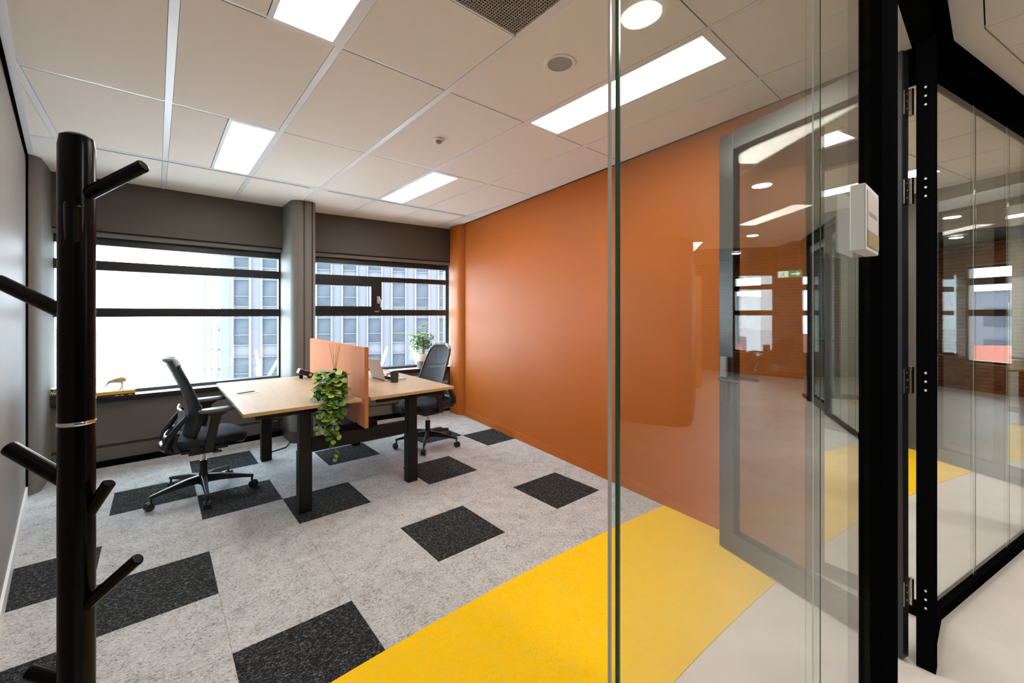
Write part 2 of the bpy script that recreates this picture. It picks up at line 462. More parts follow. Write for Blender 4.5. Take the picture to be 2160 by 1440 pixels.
# ------------------------------------------------------------------ window wall, two bays
def window_bay(nm, p0, p1, label_wall, label_win, right):
    L = math.hypot(p1[0] - p0[0], p1[1] - p0[1]); rz = math.atan2(p1[1] - p0[1], p1[0] - p0[0])
    w = thing('wall_back', label_wall, 'wall', (p0[0], p0[1], 0), rz, 'structure')
    MB().box(0, L, 0, .30, 2.215, 2.74).build('bulkhead', M['taupe'], w)
    MB().box(0, L, .012, .05, 2.205, 2.215).build('shadow_gap', M['void'], w)
    MB().box(0, L, .03, .30, 2.165, 2.206).build('blind_box', M['column'], w)
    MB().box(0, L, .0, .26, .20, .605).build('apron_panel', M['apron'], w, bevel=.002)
    MB().box(0, L, .0, .26, .186, .192).build('apron_strip', M['taupe'], w)
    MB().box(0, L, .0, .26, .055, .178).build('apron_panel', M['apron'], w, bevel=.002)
    MB().box(0, L, .012, .26, 0, .62).build('apron_core', M['void'], w)
    MB().box(0, L, -.035, .012, 0, .04).build('convector_slot', M['black'], w)
    n = thing(nm, label_win, 'window', (p0[0], p0[1], 0), rz, 'structure')
    y0, y1 = .105, .175
    MB().box(0, L, -.05, .13, .615, .655).build('sill', M['winframe'], n, bevel=.004)
    MB().box(0, L, -.046, .11, .655, .658).build('sill_top', M['white'], n)
    MB().box(0, L, y0, y1 + .06, .645, .692).build('bottom_rail', M['winframe'], n, bevel=.003)
    MB().box(0, L, y0, y1 + .06, 2.092, 2.18).build('top_rail', M['winframe'], n, bevel=.003)
    MB().box(0, .06, y0, y1 + .06, .69, 2.10).build('jamb', M['winframe'], n)
    MB().box(0, L, y0 - .005, y1, 1.405, 1.492).build('transom', M['winframe'], n, bevel=.003)
    MB().box(0, L, y0 - .005, y1, 1.852 if not right else 1.872, 1.943).build('transom', M['winframe'], n, bevel=.003)
    gy = .14
    if not right:
        MB().box(L - .03, L + .04, y0, y1, .69, 2.10).build('jamb', M['winframe'], n)
        for z0, z1 in ((.69, 1.405), (1.492, 1.852), (1.943, 2.095)):
            MB().box(.05, L, gy, gy + .024, z0, z1).build('glass_pane', M['winglass'], n)
    else:
        e = 1.945
        MB().box(e, e + .05, y0, y1 + .02, .65, 2.10).build('jamb', M['winframe'], n, bevel=.003)
        MB().box(e + .05, e + .11, -.02, y1 + .05, .655, 2.20).build('reveal', M['white'], n)
        MB().box(.875, .985, y0 - .005, y1, 1.49, 1.88).build('mullion', M['winframe'], n, bevel=.003)
        s = MB()
        s.box(.02, .885, y0 - .018, y1, 1.485, 1.535); s.box(.02, .885, y0 - .018, y1, 1.807, 1.875)
        s.box(.835, .885, y0 - .018, y1, 1.535, 1.807); s.box(.02, .07, y0 - .018, y1, 1.535, 1.807)
        s.build('sash', M['winframe'], n)
        MB().box(.07, .835, gy, gy + .024, 1.535, 1.807).build('glass_pane', M['winglass'], n)
        MB().box(.985, e, gy, gy + .024, 1.492, 1.872).build('glass_pane', M['winglass'], n)
        for z0, z1 in ((.69, 1.405), (1.943, 2.095)):
            MB().box(.05, e, gy, gy + .024, z0, z1).build('glass_pane', M['winglass'], n)
        h = MB().box(.915, .945, .078, .10, 1.575, 1.675)
        h.tube((.93, .08, 1.655), (.93, .055, 1.655), .010)
        h.path([(.93, .055, 1.665), (.935, .05, 1.64), (.955, .048, 1.60), (.955, .05, 1.52)], [.012, .012, .011, .009])
        h.build('handle', M['silver'], n, smooth=True)
        MB().box(.885, .94, .088, .10, 1.462, 1.472).build('latch_plate', M['silver'], n)
    return w, n
window_bay('window_1', (-.80, 5.45), (1.15, 5.51), 'taupe bulkhead and low apron wall around the left window',
           'left black framed window with two transoms and open white sky', False)
window_bay('window_2', (1.38, 5.545), (3.42, 5.31), 'taupe bulkhead and low apron wall around the right window',
           'right black framed window with tilting sash and white lever handle', True)

# ------------------------------------------------------------------ ceiling of the room
def make_ceiling(label):
    c = thing('ceiling', label, 'ceiling', kind='structure')
    MB().prism([(-.30, .05), (2.83, .05), (3.5, 5.7), (-.95, 5.7)], 2.725, 2.80).build('slab', M['void'], c)
    conv = [(-.24, .20), (2.735, .20), (3.43, 5.66), (-.87, 5.66)]
    gx, gy = .0195, .0022
    xs = [.6556 + .6 * i for i in range(-4, 6)]
    rows = [(.21, .827), (.827, 2.027), (2.027, 3.227), (3.227, 4.427), (4.515, 5.66)]
    lights = {1.8556: (1.876, 2.137), .0556: (.375, .633)}
    for x in xs[:-1]:
        for r, (y0, y1) in enumerate(rows):
            cells = [(x + gx, x + .6 - gx, y0 + gy, y1 - gy)]
            k = round(x, 4)
            if r in (1, 3) and k in lights:
                a, b = lights[k]
                cells = [(b + .022, x + .6 - gx, y0 + gy, y1 - gy)] if k > 1 else [(x + gx, a - .022, y0 + gy, y1 - gy)]
            if r == 1 and k == .6556:
                cells = [(x + gx, x + .6 - gx, 1.427 + gy, y1 - gy)]
            for (a, b, p, q) in cells:
                pl = clip_poly([(a, p), (b, p), (b, q), (a, q)], conv)
                if len(pl) >= 3 and area(pl) > .003:
                    MB().prism(pl, 2.700, 2.718).build('ceiling_tile', M['tile'], c)
    for x in xs:
        for y0, y1 in ((.21, 4.43), (4.515, 5.66)):
            pl = clip_poly([(x - .0175, y0), (x + .0175, y0), (x + .0175, y1), (x - .0175, y1)], conv)
            if len(pl) >= 3: MB().prism(pl, 2.6985, 2.7235).build('grid_bar', M['bar'], c)
    for y in (.827, 2.027, 3.227):
        pl = clip_poly([(-1, y - .020), (3.6, y - .020), (3.6, y - .004), (-1, y - .004)], conv)
        MB().prism(pl, 2.6995, 2.712).build('cross_bar', M['bar'], c)
        pl = clip_poly([(-1, y - .0035), (3.6, y - .0035), (3.6, y + .0005), (-1, y + .0005)], conv)
        MB().prism(pl, 2.6993, 2.712).build('joint', M['void'], c)
    # linear slot diffuser along the window side
    pl = clip_poly([(-1, 4.428), (3.6, 4.428), (3.6, 4.470), (-1, 4.470)], conv)
    MB().prism(pl, 2.699, 2.72).build('slot_flange', M['bar'], c)
    pl = clip_poly([(-1, 4.486), (3.6, 4.486), (3.6, 4.514), (-1, 4.514)], conv)
    MB().prism(pl, 2.699, 2.72).build('slot_flange', M['bar'], c)
    for a, b in ((-.395, 1.165), (1.345, 3.03)):
        MB().box(a, b, 4.4705, 4.4855, 2.6992, 2.72).build('slot', M['void'], c)
    for a, b in ((-.9, -.40), (1.168, 1.342), (3.035, 3.5)):
        pl = clip_poly([(a, 4.470), (b, 4.470), (b, 4.486), (a, 4.486)], conv)
        if len(pl) >= 3: MB().prism(pl, 2.6992, 2.72).build('slot_cover', M['bar'], c)
    # perimeter angles
    MB().prism([(-.228, .25), (-.772, 4.95), (-.735, 4.95), (-.191, .25)], 2.697, 2.7235).build('wall_angle', M['bar'], c)
    MB().prism([(2.738, .25), (3.30, 4.86), (3.285, 4.862), (2.723, .252)], 2.697, 2.7235).build('wall_angle', M['void'], c)
    return c
ceil = make_ceiling('white metal tile ceiling above the desks'); module.append(ceil)

def make_led(x0, x1, y0, y1, label, group='recessed light panels in the office ceiling'):
    t = thing('light_panel', label, 'light', ((x0 + x1) / 2, (y0 + y1) / 2, 2.6975), 0, None, group)
    w, h = (x1 - x0) / 2, (y1 - y0) / 2
    f = MB()
    fw = .022
    f.box(-w - fw, -w, -h - .01, h + .01, 0, .02); f.box(w, w + fw, -h - .01, h + .01, 0, .02)
    f.box(-w - fw, w + fw, -h - .042, -h, 0, .02); f.box(-w - fw, w + fw, h, h + .026, 0, .02)
    f.build('frame', M['bar'], t)
    MB().box(-w, w, -h, h, .003, .012).build('diffuser', M['led'], t)
    return t
leds = [make_led(1.88, 2.133, .868, 2.0, 'long bright light panel in the ceiling nearest the door'),
        make_led(1.88, 2.133, 3.27, 4.41, 'bright light panel above the right desk by the orange wall'),
        make_led(.379, .629, 3.265, 4.41, 'bright light panel above the left desk, nearest the coat stand'),
        make_led(.379, .620, .868, 2.0, 'bright light panel cut off by the top picture edge')]
module += leds

t = thing('ceiling_vent', 'square dark perforated air vent grille in the ceiling', 'vent', (.9475, 1.13, 2.697))
f = MB(); w = .292
for a, b, p, q in ((-w, w, -w, -w + .008), (-w, w, w - .008, w), (-w, -w + .008, -w, w), (w - .008, w, -w, w)): f.box(a, b, p, q, 0, .02)
f.build('frame', M['bar'], t)
MB().box(-w, w, -w, w, .012, .018).build('backing', M['void'], t)
g = MB(); n = 46; s = 2 * w / n
for i in range(n + 1):
    g.box(-w + i * s - .0020, -w + i * s + .0020, -w, w, .002, .006)
    g.box(-w, w, -w + i * s - .0020, -w + i * s + .0020, .0025, .0055)
g = g.build('grille', M['steel'], t); g['kind'] = 'stuff'; g.data.materials[0] = mat('vent_grey', (.36, .33, .30), .6)

t = thing('ceiling_speaker', 'round white ceiling speaker with grey perforated cover', 'speaker', (1.545, 1.432, 2.70))
MB().lathe([(.062, -.004), (.078, -.004), (.082, .0), (.062, 0)], seg=40, cap0=False, cap1=False).build('rim', M['white'], t, smooth=True)
MB().lathe([(0.001, -.003), (.062, -.003), (.062, 0)], seg=40).build('grille', mat('speaker_grille', (.42, .39, .36), .8, bump=.9, bscale=900), t)
t = thing('motion_sensor', 'small white round motion sensor on the ceiling', 'sensor', (1.55, 2.625, 2.70))
MB().lathe([(.040, 0), (.040, -.008), (.030, -.014)], seg=28).build('base', M['white'], t, smooth=True)
MB().ellipsoid((0, 0, -.014), (.024, .024, .022)).build('lens', M['greyplastic'], t, smooth=True)

# ------------------------------------------------------------------ glass partition with the open door
def make_front(label, closed):
    w = thing('wall_front', label, 'partition', (-.24, .18, 0), 0, 'structure')
    for a, b in ((0, .504), (.504, 1.05), (1.05, 1.453))[0 if closed else 1:]:
        MB().box(a + .001, b - .001, .004, .014, .045, 2.56).build('glass_pane', M['glass'], w)
    # polished free edge of the first pane, and the butt joint of the next
    MB().box(.5030, .5049, .0040, .0072, .045, 2.56).build('pane_edge', M['glassedge'], w)
    MB().box(.5030, .5049, .0118, .0140, .045, 2.56).build('pane_edge', M['strip_glint'], w)  # pale strip painting the reflection at the pane's back corner
    MB().box(1.0488, 1.0512, .0035, .0048, .045, 2.56).build('pane_edge', M['glassedge'], w)
    MB().box(1.0474, 1.0488, .0128, .0142, .045, 2.56).build('pane_edge', M['strip_glint'], w)
    MB().box(1.453, 1.680, -.016, .004, 0, 2.56).build('latch_post', M['black'], w, bevel=.001)
    MB().box(1.600, 1.680, .004, .050, 0, 2.56).build('latch_post_core', M['black'], w)
    MB().box(1.680, 1.690, -.010, .030, 0, 2.55).build('door_seal', M['greyplastic'], w)
    MB().box(2.60, 2.66, -.023, .034, 0, 2.56).build('hinge_post', M['black'], w, bevel=.002)
    MB().box(2.66, 3.04, .004, .016, .045, 2.56).build('glass_pane', M['glass'], w)
    MB().box(-.02, 3.05, -.010, .050, 2.55, 2.70).build('header', M['black'], w)
    MB().box(-.02, 3.05, -.052, -.010, 2.655, 2.72).build('header_trim', M['black'], w)
    MB().box(0 if closed else .504, 1.453, -.012, .034, 0, .05).build('bottom_rail', M['black'], w)
    MB().box(2.66, 3.045, -.012, .034, 0, .05).build('bottom_rail', M['black'], w)
    # return beside the wall: post, rail, pane
    sx = lambda y: 3.051 + (y - .52) * .1226 + .0
    MB().prism([(3.031, .52), (3.131, .51), (3.122, .455), (3.022, .46)], 0, 2.70).build('corner_post', M['black'], w)
    MB().prism([(3.025, .46), (3.085, .455), (3.045, .06), (2.985, .06)], 0, .05).build('bottom_rail', M['black'], w)
    MB().prism([(3.025, .46), (3.085, .455), (3.045, .06), (2.985, .06)], 2.55, 2.70).build('header', M['black'], w)
    MB().prism([(3.058, .46), (3.068, .46), (3.02, .06), (3.01, .06)], .05, 2.55).build('glass_pane', M['glass'], w)
    return w
wf = make_front('black framed glass partition between corridor and the desk room', False)

def make_door(label, ang):
    d = thing('door_1', label, 'door', (2.362, .245, 0), R_(ang), 'structure')
    f = MB(); L = .915; y0, y1 = -.022, .022
    f.box(.0, .085, y0, y1, .012, 2.53); f.box(L - .10, L, y0, y1, .012, 2.53)
    f.box(.085, L - .10, y0, y1, .012, .125); f.box(.085, L - .10, y0, y1, 2.42, 2.53)
    f.build('frame', M['doorframe'], d, bevel=.003)
    b = MB()
    for a, c, p, q in ((.085, L - .10, .125, .143), (.085, L - .10, 2.402, 2.42)): b.box(a, c, y0 + .004, y1 - .004, p, q)
    for a, c in ((.085, .098), (L - .113, L - .10)): b.box(a, c, y0 + .004, y1 - .004, .143, 2.402)
    b.build('glazing_bead', M['black'], d)
    MB().box(.098, L - .113, -.005, .005, .143, 2.402).build('glass_pane', M['glass'], d)
    lp = MB().box(L - .075, L - .030, y1, y1 + .014, .90, 1.18).build('lock_plate', M['plastic'], d, bevel=.006)
    MB().box(L - .075, L - .030, y1 + .012, y1 + .030, 1.055, 1.18).build('card_reader', M['greyplastic'], lp, bevel=.006).data.materials[0] = M['bookgrey']
    for sgn, yy in ((1, y1), (-1, y0)):
        h = MB().tube((L - .052, yy, 1.045), (L - .052, yy + sgn * .055, 1.045), .009)
        h.tube((L - .045, yy + sgn * .055, 1.045), (L - .185, yy + sgn * .055, 1.045), .0095)
        h.build('handle', M['plastic'] if sgn > 0 else M['black'], d, smooth=True)
    for z in (2.32, 1.95, 1.165, .285):
        hg = MB(); hg.tube((-.004, -.030, z - .055), (-.004, -.030, z + .055), .009)
        hg.box(-.0035, .0, -.030, .016, z - .055, z + .045)
        hg = hg.build('hinge', M['steel'], d, smooth=True)
        for k in (-.03, 0, .03):
            MB().ellipsoid((-.004, -.004 + .1 * abs(k), z + k), (.002, .003, .003), 8, 5).build('screw', M['chrome'], hg)
    return d
door = make_door('open grey framed glass door standing against the orange wall', 70.7)
for z in (2.32, 1.95, 1.165, .285):                                  # screw heads of the hinge leaves on the post
    for k in (-.035, 0, .035):
        MB().ellipsoid((2.5995, .006, z + k), (.002, .0042, .0050), 10, 6).build('screw', M['white'], wf)

s = thing('room_sign', 'square white room sign with painted tan reflection below, fixed to the glass', 'sign', (1.085, .185, 1.627))
MB().box(-.066, .066, -.024, .0, -.065, .062).build('sign_box', M['white'], s, bevel=.002)
MB().box(-.052, .058, -.0252, -.024, -.056, .052).build('insert', mat('sign_insert', (.66, .60, .58), .4), s)
MB().box(-.052, .058, -.0258, -.0252, -.056, -.026).build('tan_reflection', M['signreflect'], s)  # flat tan strip painting the reflection of the yellow surroundings
x = -.040
for wd in (.012, .010, .014, .008, .012, .010):
    MB().box(x, x + wd, -.0256, -.0252, .004, .012).build('lettering', M['signgrey'], s); x += wd + .003

# ------------------------------------------------------------------ desks
def make_desk(label, ox, oy, W, Dp, socket_side):
    t = thing('desk', label, 'desk', (ox, oy, 0), 0, None, 'pair of back to back desks')
    z = .78
    MB().box(0, W, 0, Dp, z - .0245, z).build('worktop', M['desk'], t, bevel=.0015)
    MB().box(-.0006, W + .0006, -.0008, .0004, z - .024, z - .0012).build('edge_band', M['deskedge'], t)
    cxm = W / 2
    for yy in (.085, Dp - .115):
        MB().box(cxm - .040, cxm + .040, yy - .037, yy + .037, .40, z - .045).build('leg', M['deskblack'], t, bevel=.003)
        MB().box(cxm - .0445, cxm + .0445, yy - .041, yy + .041, .0, .44).build('leg', M['deskblack'], t, bevel=.003)
        MB().box(.08, W - .07, yy - .025, yy + .025, z - .065, z - .0245).build('support_arm', M['deskblack'], t, bevel=.003)
    for xx in (cxm - .15, cxm + .15):
        MB().box(xx - .02, xx + .02, .08, Dp - .08, z - .055, z - .0245).build('top_rail', M['deskblack'], t)
    MB().box(.004, .05, .06, .085, z - .034, z - .0245).build('control_panel', M['greyplastic'], t)
    return t
d1 = make_desk('left maple desk with the trailing ivy on its front corner', .432, 3.205, .776, 1.59, 0)
d2 = make_desk('right maple desk with the laptop and mug', 1.285, 3.205, .768, 1.52, 1)
t = thing('desk_crossbeam', 'black cable tray and crossbeam joining the two desks', 'desk frame', (0, 0, 0))
MB().box(.865, 1.624, 3.262, 3.318, .425, .525).build('beam', M['deskblack'], t, bevel=.003)
MB().box(.865, 1.624, 4.60, 4.65, .425, .525).build('beam', M['deskblack'], t, bevel=.003)
tr = MB(); tr.box(1.09, 1.40, 3.36, 4.55, .505, .512); tr.box(1.09, 1.096, 3.36, 4.55, .512, .545); tr.box(1.394, 1.40, 3.36, 4.55, .512, .545)
tr.box(1.09, 1.40, 3.36, 3.366, .512, .56); tr.box(1.09, 1.40, 4.544, 4.55, .512, .56)
tr.build('cable_tray', M['deskblack'], t)
for k in range(3):
    MB().path([(1.12 + .025 * k, 3.45, .519), (1.11 + .03 * k, 3.75, .53), (1.15 + .02 * k, 4.05, .519), (1.13 + .02 * k, 4.4, .525)], .006, 6).build('cable', M['cable'], t)

t = thing('desk_screen', 'salmon felt privacy screen standing between the two desks', 'screen', (1.245, 3.195, 0), R_(-.4))
MB().box(-.0145, .0145, .003, 1.56, .547, 1.176).build('panel', M['screen'], t, bevel=.003)
MB().box(-.0155, .0155, 0, .004, .545, 1.178).build('edge_strip', M['screenedge'], t, bevel=.001)
for yy in (.30, 1.25):
    MB().box(-.035, .035, yy, yy + .05, .70, .755).build('bracket', M['black'], t)

# ------------------------------------------------------------------ office chairs
def superell(a, b, n, k=2.6):
    pts = []
    for i in range(n):
        t_ = 2 * PI * i / n; c_, s_ = math.cos(t_), math.sin(t_)
        pts.append((math.copysign(abs(c_) ** (2 / k), c_) * a, math.copysign(abs(s_) ** (2 / k), s_) * b))
    return pts
def make_chair(label, loc, rz, base_rot):
    t = thing('office_chair', label, 'chair', loc, rz, None, 'office chairs at the desks')
    MB().lathe([(.034, .085), (.036, .10), (.034, .155), (.027, .175), (.027, .265), (.024, .27)]).build('hub', M['plastic'], t, smooth=True)
    MB().lathe([(.0135, .26), (.0135, .40)], seg=16).build('gas_lift', M['chrome'], t, smooth=True)
    for k in range(5):
        a = base_rot + 2 * PI * k / 5
        rot = Matrix.Rotation(a, 4, 'Z')
        rg = []
        for r, hw, z0, z1 in ((.02, .026, .095, .158), (.12, .022, .100, .150), (.25, .017, .094, .124), (.325, .014, .086, .108), (.345, .011, .086, .103)):
            rg.append([rot @ Vector((r, -hw, z0)), rot @ Vector((r, hw, z0)), rot @ Vector((r, hw * .75, z1)), rot @ Vector((r, -hw * .75, z1))])
        lg = MB().loft(rg).build('leg', M['plastic'], t, bevel=.004)
        ca = random.uniform(-.6, .6)
        r2 = rot @ Matrix.Translation((.333, 0, 0)) @ Matrix.Rotation(ca, 4, 'Z')
        cs = MB()
        cs.tube(r2 @ Vector((0, 0, .05)), r2 @ Vector((0, 0, .09)), .008)
        for sg in (-1, 1):
            cs.tube(r2 @ Vector((.012, sg * .006, .0295)), r2 @ Vector((.012, sg * .024, .0295)), .029, seg=18)
        cs.tube(r2 @ Vector((.012, -.01, .0295)), r2 @ Vector((.012, .01, .0295)), .012)
        cs.build('caster', M['plastic'], lg, smooth=True, bevel=.004)
    # mechanism and seat
    mc = MB(); mc.box(-.15, .15, -.11, .11, .365, .43); mc.box(-.10, .09, -.07, .07, .335, .37); mc.box(-.20, -.10, -.05, .05, .37, .415)
    mc.tube((.05, -.09, .40), (.05, -.24, .385), .007); mc.box(.03, .09, -.25, -.22, .375, .39)
    mc.build('mechanism', M['plastic'], t, bevel=.006)
    nn = 40
    def seat_ring(z, sc_, dx=0):
        out = []
        for x, y in superell(.245 * sc_, .245 * sc_, nn, 3.2):
            zz = z
            if x > .10: zz -= ((x - .10) / .145) ** 2 * .030          # waterfall front
            out.append((x + .04 + dx, y, zz))
        return out
    MB().loft([seat_ring(.432, .78), seat_ring(.438, .96), seat_ring(.452, 1.0), seat_ring(.470, 1.0), seat_ring(.486, .97), seat_ring(.495, .86), seat_ring(.494, .4)]).build('seat', M['fabric'], t, smooth=True)
    MB().loft([seat_ring(.415, .70), seat_ring(.420, .92), seat_ring(.436, .97)]).build('seat_pan', M['plastic'], t, smooth=True)
    # back: profile of (x, z, half width)
    prof = [(-.135, .455, .150), (-.128, .50, .185), (-.112, .56, .212), (-.094, .62, .224), (-.090, .67, .227), (-.100, .72, .225), (-.122, .79, .220),
            (-.150, .87, .212), (-.178, .94, .204), (-.204, 1.00, .193), (-.222, 1.045, .175), (-.234, 1.075, .145), (-.240, 1.088, .10)]
    m_ = 12
    def row(p, in_=1.0, off=0.0):
        x, z, hw = p
        return [(x + .055 * (abs(-1 + 2 * i / m_)) ** 2.2 + off, hw * in_ * (-1 + 2 * i / m_), z) for i in range(m_ + 1)]
    MB().grid([row(p, .97) for p in prof]).build('backrest', M['mesh'], t, smooth=True, solid=.010)
    rim = [row(p)[0] for p in prof] + [row(prof[-1])[i] for i in range(1, m_)] + [row(p)[-1] for p in prof[::-1]]
    MB().path(rim, .0125, 10).build('back_frame', M['plastic'], t, smooth=True)
    MB().path([row(p)[i] for p, i in ((prof[-3], 0), (prof[-2], 0))] + [row(prof[-1], 1.0)[i] for i in range(0, m_ + 1)] + [row(prof[-2])[-1], row(prof[-3])[-1]], .0165, 10).build('top_bar', M['greyplastic'], t, smooth=True)
    lum = MB().grid([[(x - .03 - .02 * (1 - abs(y) / .17), y, z) for y in (-.17, -.11, -.05, 0, .05, .11, .17)] for x, z in ((-.118, .56), (-.105, .62), (-.104, .68), (-.112, .71))])
    lum.build('lumbar_support', M['greyplastic'], t, smooth=True, solid=.012)
    bs = [(-.10, .405, .10), (-.17, .392, .13), (-.225, .405, .165), (-.252, .435, .178), (-.248, .475, .182), (-.236, .515, .180)]
    MB().grid([[(x + .07 * abs(-1 + 2 * i / 10) ** 2, hw * (-1 + 2 * i / 10), z + (.03 if z > .42 else 0) * abs(-1 + 2 * i / 10) ** 2) for i in range(11)] for x, z, hw in bs]).build('back_shell', M['plastic'], t, smooth=True, solid=.014)
    br = MB()
    for sg in (-1, 1):
        pts = [(-.12, sg * .05, .40), (-.20, sg * .10, .41), (-.245, sg * .15, .455), (-.225, sg * .17, .52), (-.17, sg * .18, .60), (-.115, sg * .19, .67)]
        br.path(pts, [.022, .024, .026, .022, .018, .014], 10)
    br.path([(-.225, -.13, .425), (-.252, -.06, .435), (-.256, 0, .44), (-.252, .06, .435), (-.225, .13, .425)], .026, 10)
    br.build('back_bracket', M['plastic'], t, smooth=True)
    for sg in (-1, 1):
        ar = MB()
        y = sg * .262
        rg = []
        for x, z, hx, hy in ((.005, .40, .030, .012), (.012, .46, .030, .014), (.035, .58, .030, .016), (.052, .66, .034, .018), (.058, .695, .075, .022)):
            rg.append([(x - hx, y - hy, z), (x + hx, y - hy, z), (x + hx, y + hy, z), (x - hx, y + hy, z)])
        ar.loft(rg); ar.box(-.02, .04, min(y, sg * .08), max(y, sg * .08), .395, .42)
        am = ar.build('armrest', M['plastic'], t, bevel=.006)
        MB().loft([[(x * 1.0 + .065, yy + y, z) for x, yy in superell(.125 * k, .043 * k, 24, 2.8)] for z, k in ((.693, .90), (.700, 1.0), (.712, 1.0), (.720, .9))]).build('arm_pad', M['armpad'], am, smooth=True)
    return t
make_chair('black office chair with armrests at the left desk', (.287, 4.13, 0), R_(2), R_(-92))
make_chair('black mesh office chair at the right desk by the orange wall', (2.262, 4.06, 0), R_(184), R_(-126 - 184))

# ------------------------------------------------------------------ things on the desks
def leaf_mesh(name, w, l, m, cup=.12):
    pts = [(0, 0), (.28, .10), (.46, .30), (.50, .52), (.38, .76), (.16, .94), (0, 1.0)]
    v = []; f = []
    for (x, y) in pts:
        z = cup * x * l - .22 * l * (y - .3) ** 2
        v.append((-x * w, y * l, z)); v.append((0, y * l, -.22 * l * (y - .3) ** 2)); v.append((x * w, y * l, z))
    for i in range(len(pts) - 1):
        a = 3 * i
        if i == 0: f += [(1, 3 + 0, 3 + 1), (1, 3 + 1, 3 + 2)]
        elif i == len(pts) - 2: f += [(a, a + 1, a + 4), (a + 1, a + 2, a + 4)][:0] + [(a + 1, a + 0, a + 4), (a + 2, a + 1, a + 4)]
        else: f += [(a, a + 3, a + 4, a + 1), (a + 1, a + 4, a + 5, a + 2)]
    me = bpy.data.meshes.new(name); me.from_pydata(v, [], f); me.materials.append(m); me.update()
    for p in me.polygons: p.use_smooth = True
    return me
def leaf_obj(me, parent, loc, d, roll=0.0, s=1.0):
    o = bpy.data.objects.new('leaf', me); C.objects.link(o)
    d = Vector(d).normalized(); up = Vector((0, 0, 1))
    if abs(d.dot(up)) > .95: up = Vector((-.6, -.8, 0))
    x = d.cross(up).normalized(); z = x.cross(d)
    mt = Matrix((x, d, z)).transposed().to_4x4() @ Matrix.Rotation(roll, 4, 'Y')
    o.matrix_local = Matrix.Translation(loc) @ mt @ Matrix.Scale(s, 4)
    o.parent = parent
    return o

iv = thing('potted_ivy', 'trailing variegated green ivy in a brown pot hanging over the desk edge', 'plant', (1.085, 3.395, .78))
MB().lathe([(.050, 0), (.062, .02), (.078, .07), (.084, .12), (.078, .165), (.068, .185), (.072, .195), (.062, .195), (.060, .18)], cap1=False).build('pot', M['brownpot'], iv, smooth=True)
MB().lathe([(.002, .178), (.062, .178)], cap0=False, cap1=False).build('soil', M['soil'], iv)
IVL = [leaf_mesh('ivy_leaf', .060, .066, M['leaf']), leaf_mesh('ivy_leaf', .060, .066, M['leaflight']), leaf_mesh('ivy_leaf', .060, .068, M['leafpale'])]
rnd = random.Random(11)
st = MB()
cam_dir = Vector((-.45, -.85, .25))
base = Vector((1.085, 3.395, .78))
for k in range(105):                                                  # crown around and in front of the pot
    a = rnd.uniform(0, 2 * PI); rr = rnd.uniform(.35, 1.0)
    c = Vector((-.062 + .105 * rr * math.cos(a), -.045 + .085 * rr * math.sin(a), .10 + rnd.uniform(-.105, .125)))
    if c.z > .19: c.x *= .8; c.y *= .8
    if c.length < .07: continue
    d = Vector((c.x + .02 + rnd.uniform(-.08, .05), c.y - .01 + rnd.uniform(-.08, .05), rnd.uniform(-.10, .05)))
    if d.y > .0 and rnd.random() < .7: d.y = -d.y
    if base.y + c.y > 3.205 and base.x + c.x < 1.208 and c.z < .03: c.z = .035
    leaf_obj(IVL[0 if rnd.random() < .45 else (1 if rnd.random() < .5 else 2)], iv, c, d, rnd.uniform(-.5, .5), rnd.uniform(.7, 1.15))
strands = [((-.03, -.06, .17), (-.09, -.17, .06), (-.115, -.205, -.06), (-.11, -.215, -.18), (-.095, -.22, -.27), (-.085, -.22, -.40)),
           ((-.05, -.05, .15), (-.13, -.15, .05), (-.17, -.205, -.05), (-.19, -.21, -.13), (-.20, -.21, -.19)),
           ((-.02, -.06, .15), (-.06, -.17, .05), (-.07, -.205, -.05), (-.065, -.21, -.15), (-.05, -.21, -.24)),
           ((-.04, -.06, .15), (-.11, -.16, .05), (-.14, -.205, -.06), (-.145, -.21, -.16), (-.13, -.21, -.22)),
           ((.02, -.06, .16), (-.01, -.16, .05), (-.03, -.205, -.05), (-.035, -.21, -.13)),
           ((-.08, -.02, .16), (-.16, -.07, .10), (-.205, -.10, .04))]
for S_ in strands:
    P = [Vector(p) for p in S_]
    fine = []
    for i in range(len(P) - 1):
        for q in range(5): fine.append(P[i].lerp(P[i + 1], q / 5))
    fine.append(P[-1])
    st.path(fine, .0016, 5)
    for i, p in enumerate(fine):
        if i < 3: continue
        dens = 2 if i < len(fine) * .62 else 1
        for q in range(dens):
            d = Vector((rnd.uniform(-1, .7), rnd.uniform(-1, .1), rnd.uniform(-.9, .2)))
            leaf_obj(IVL[0 if rnd.random() < .45 else (1 if rnd.random() < .55 else 2)], iv, p + Vector((0, -.004, 0)), d, rnd.uniform(-.6, .6), rnd.uniform(.6, 1.05) * (1.0 if i < len(fine) * .7 else .75))
st.build('stems', M['stem'], iv)

t = thing('reed_diffuser', 'amber reed diffuser bottle with tan sticks behind the ivy', 'diffuser', (1.135, 3.60, .78))
MB().lathe([(.030, 0), (.034, .006), (.034, .12), (.026, .145), (.013, .155), (.013, .185), (.016, .187), (.016, .20), (.011, .20)]).build('bottle', M['amber'], t, smooth=True)
for dx, dy, h_ in ((-.036, .014, .40), (-.020, -.004, .40), (.012, .008, .405), (.030, -.022, .40), (.024, -.006, .39)):
    MB().tube((-dx * .25, -dy * .25, .12), (dx * 1.15, dy * 1.15, h_), .0033, seg=6).build('reed', M['reed'], t)

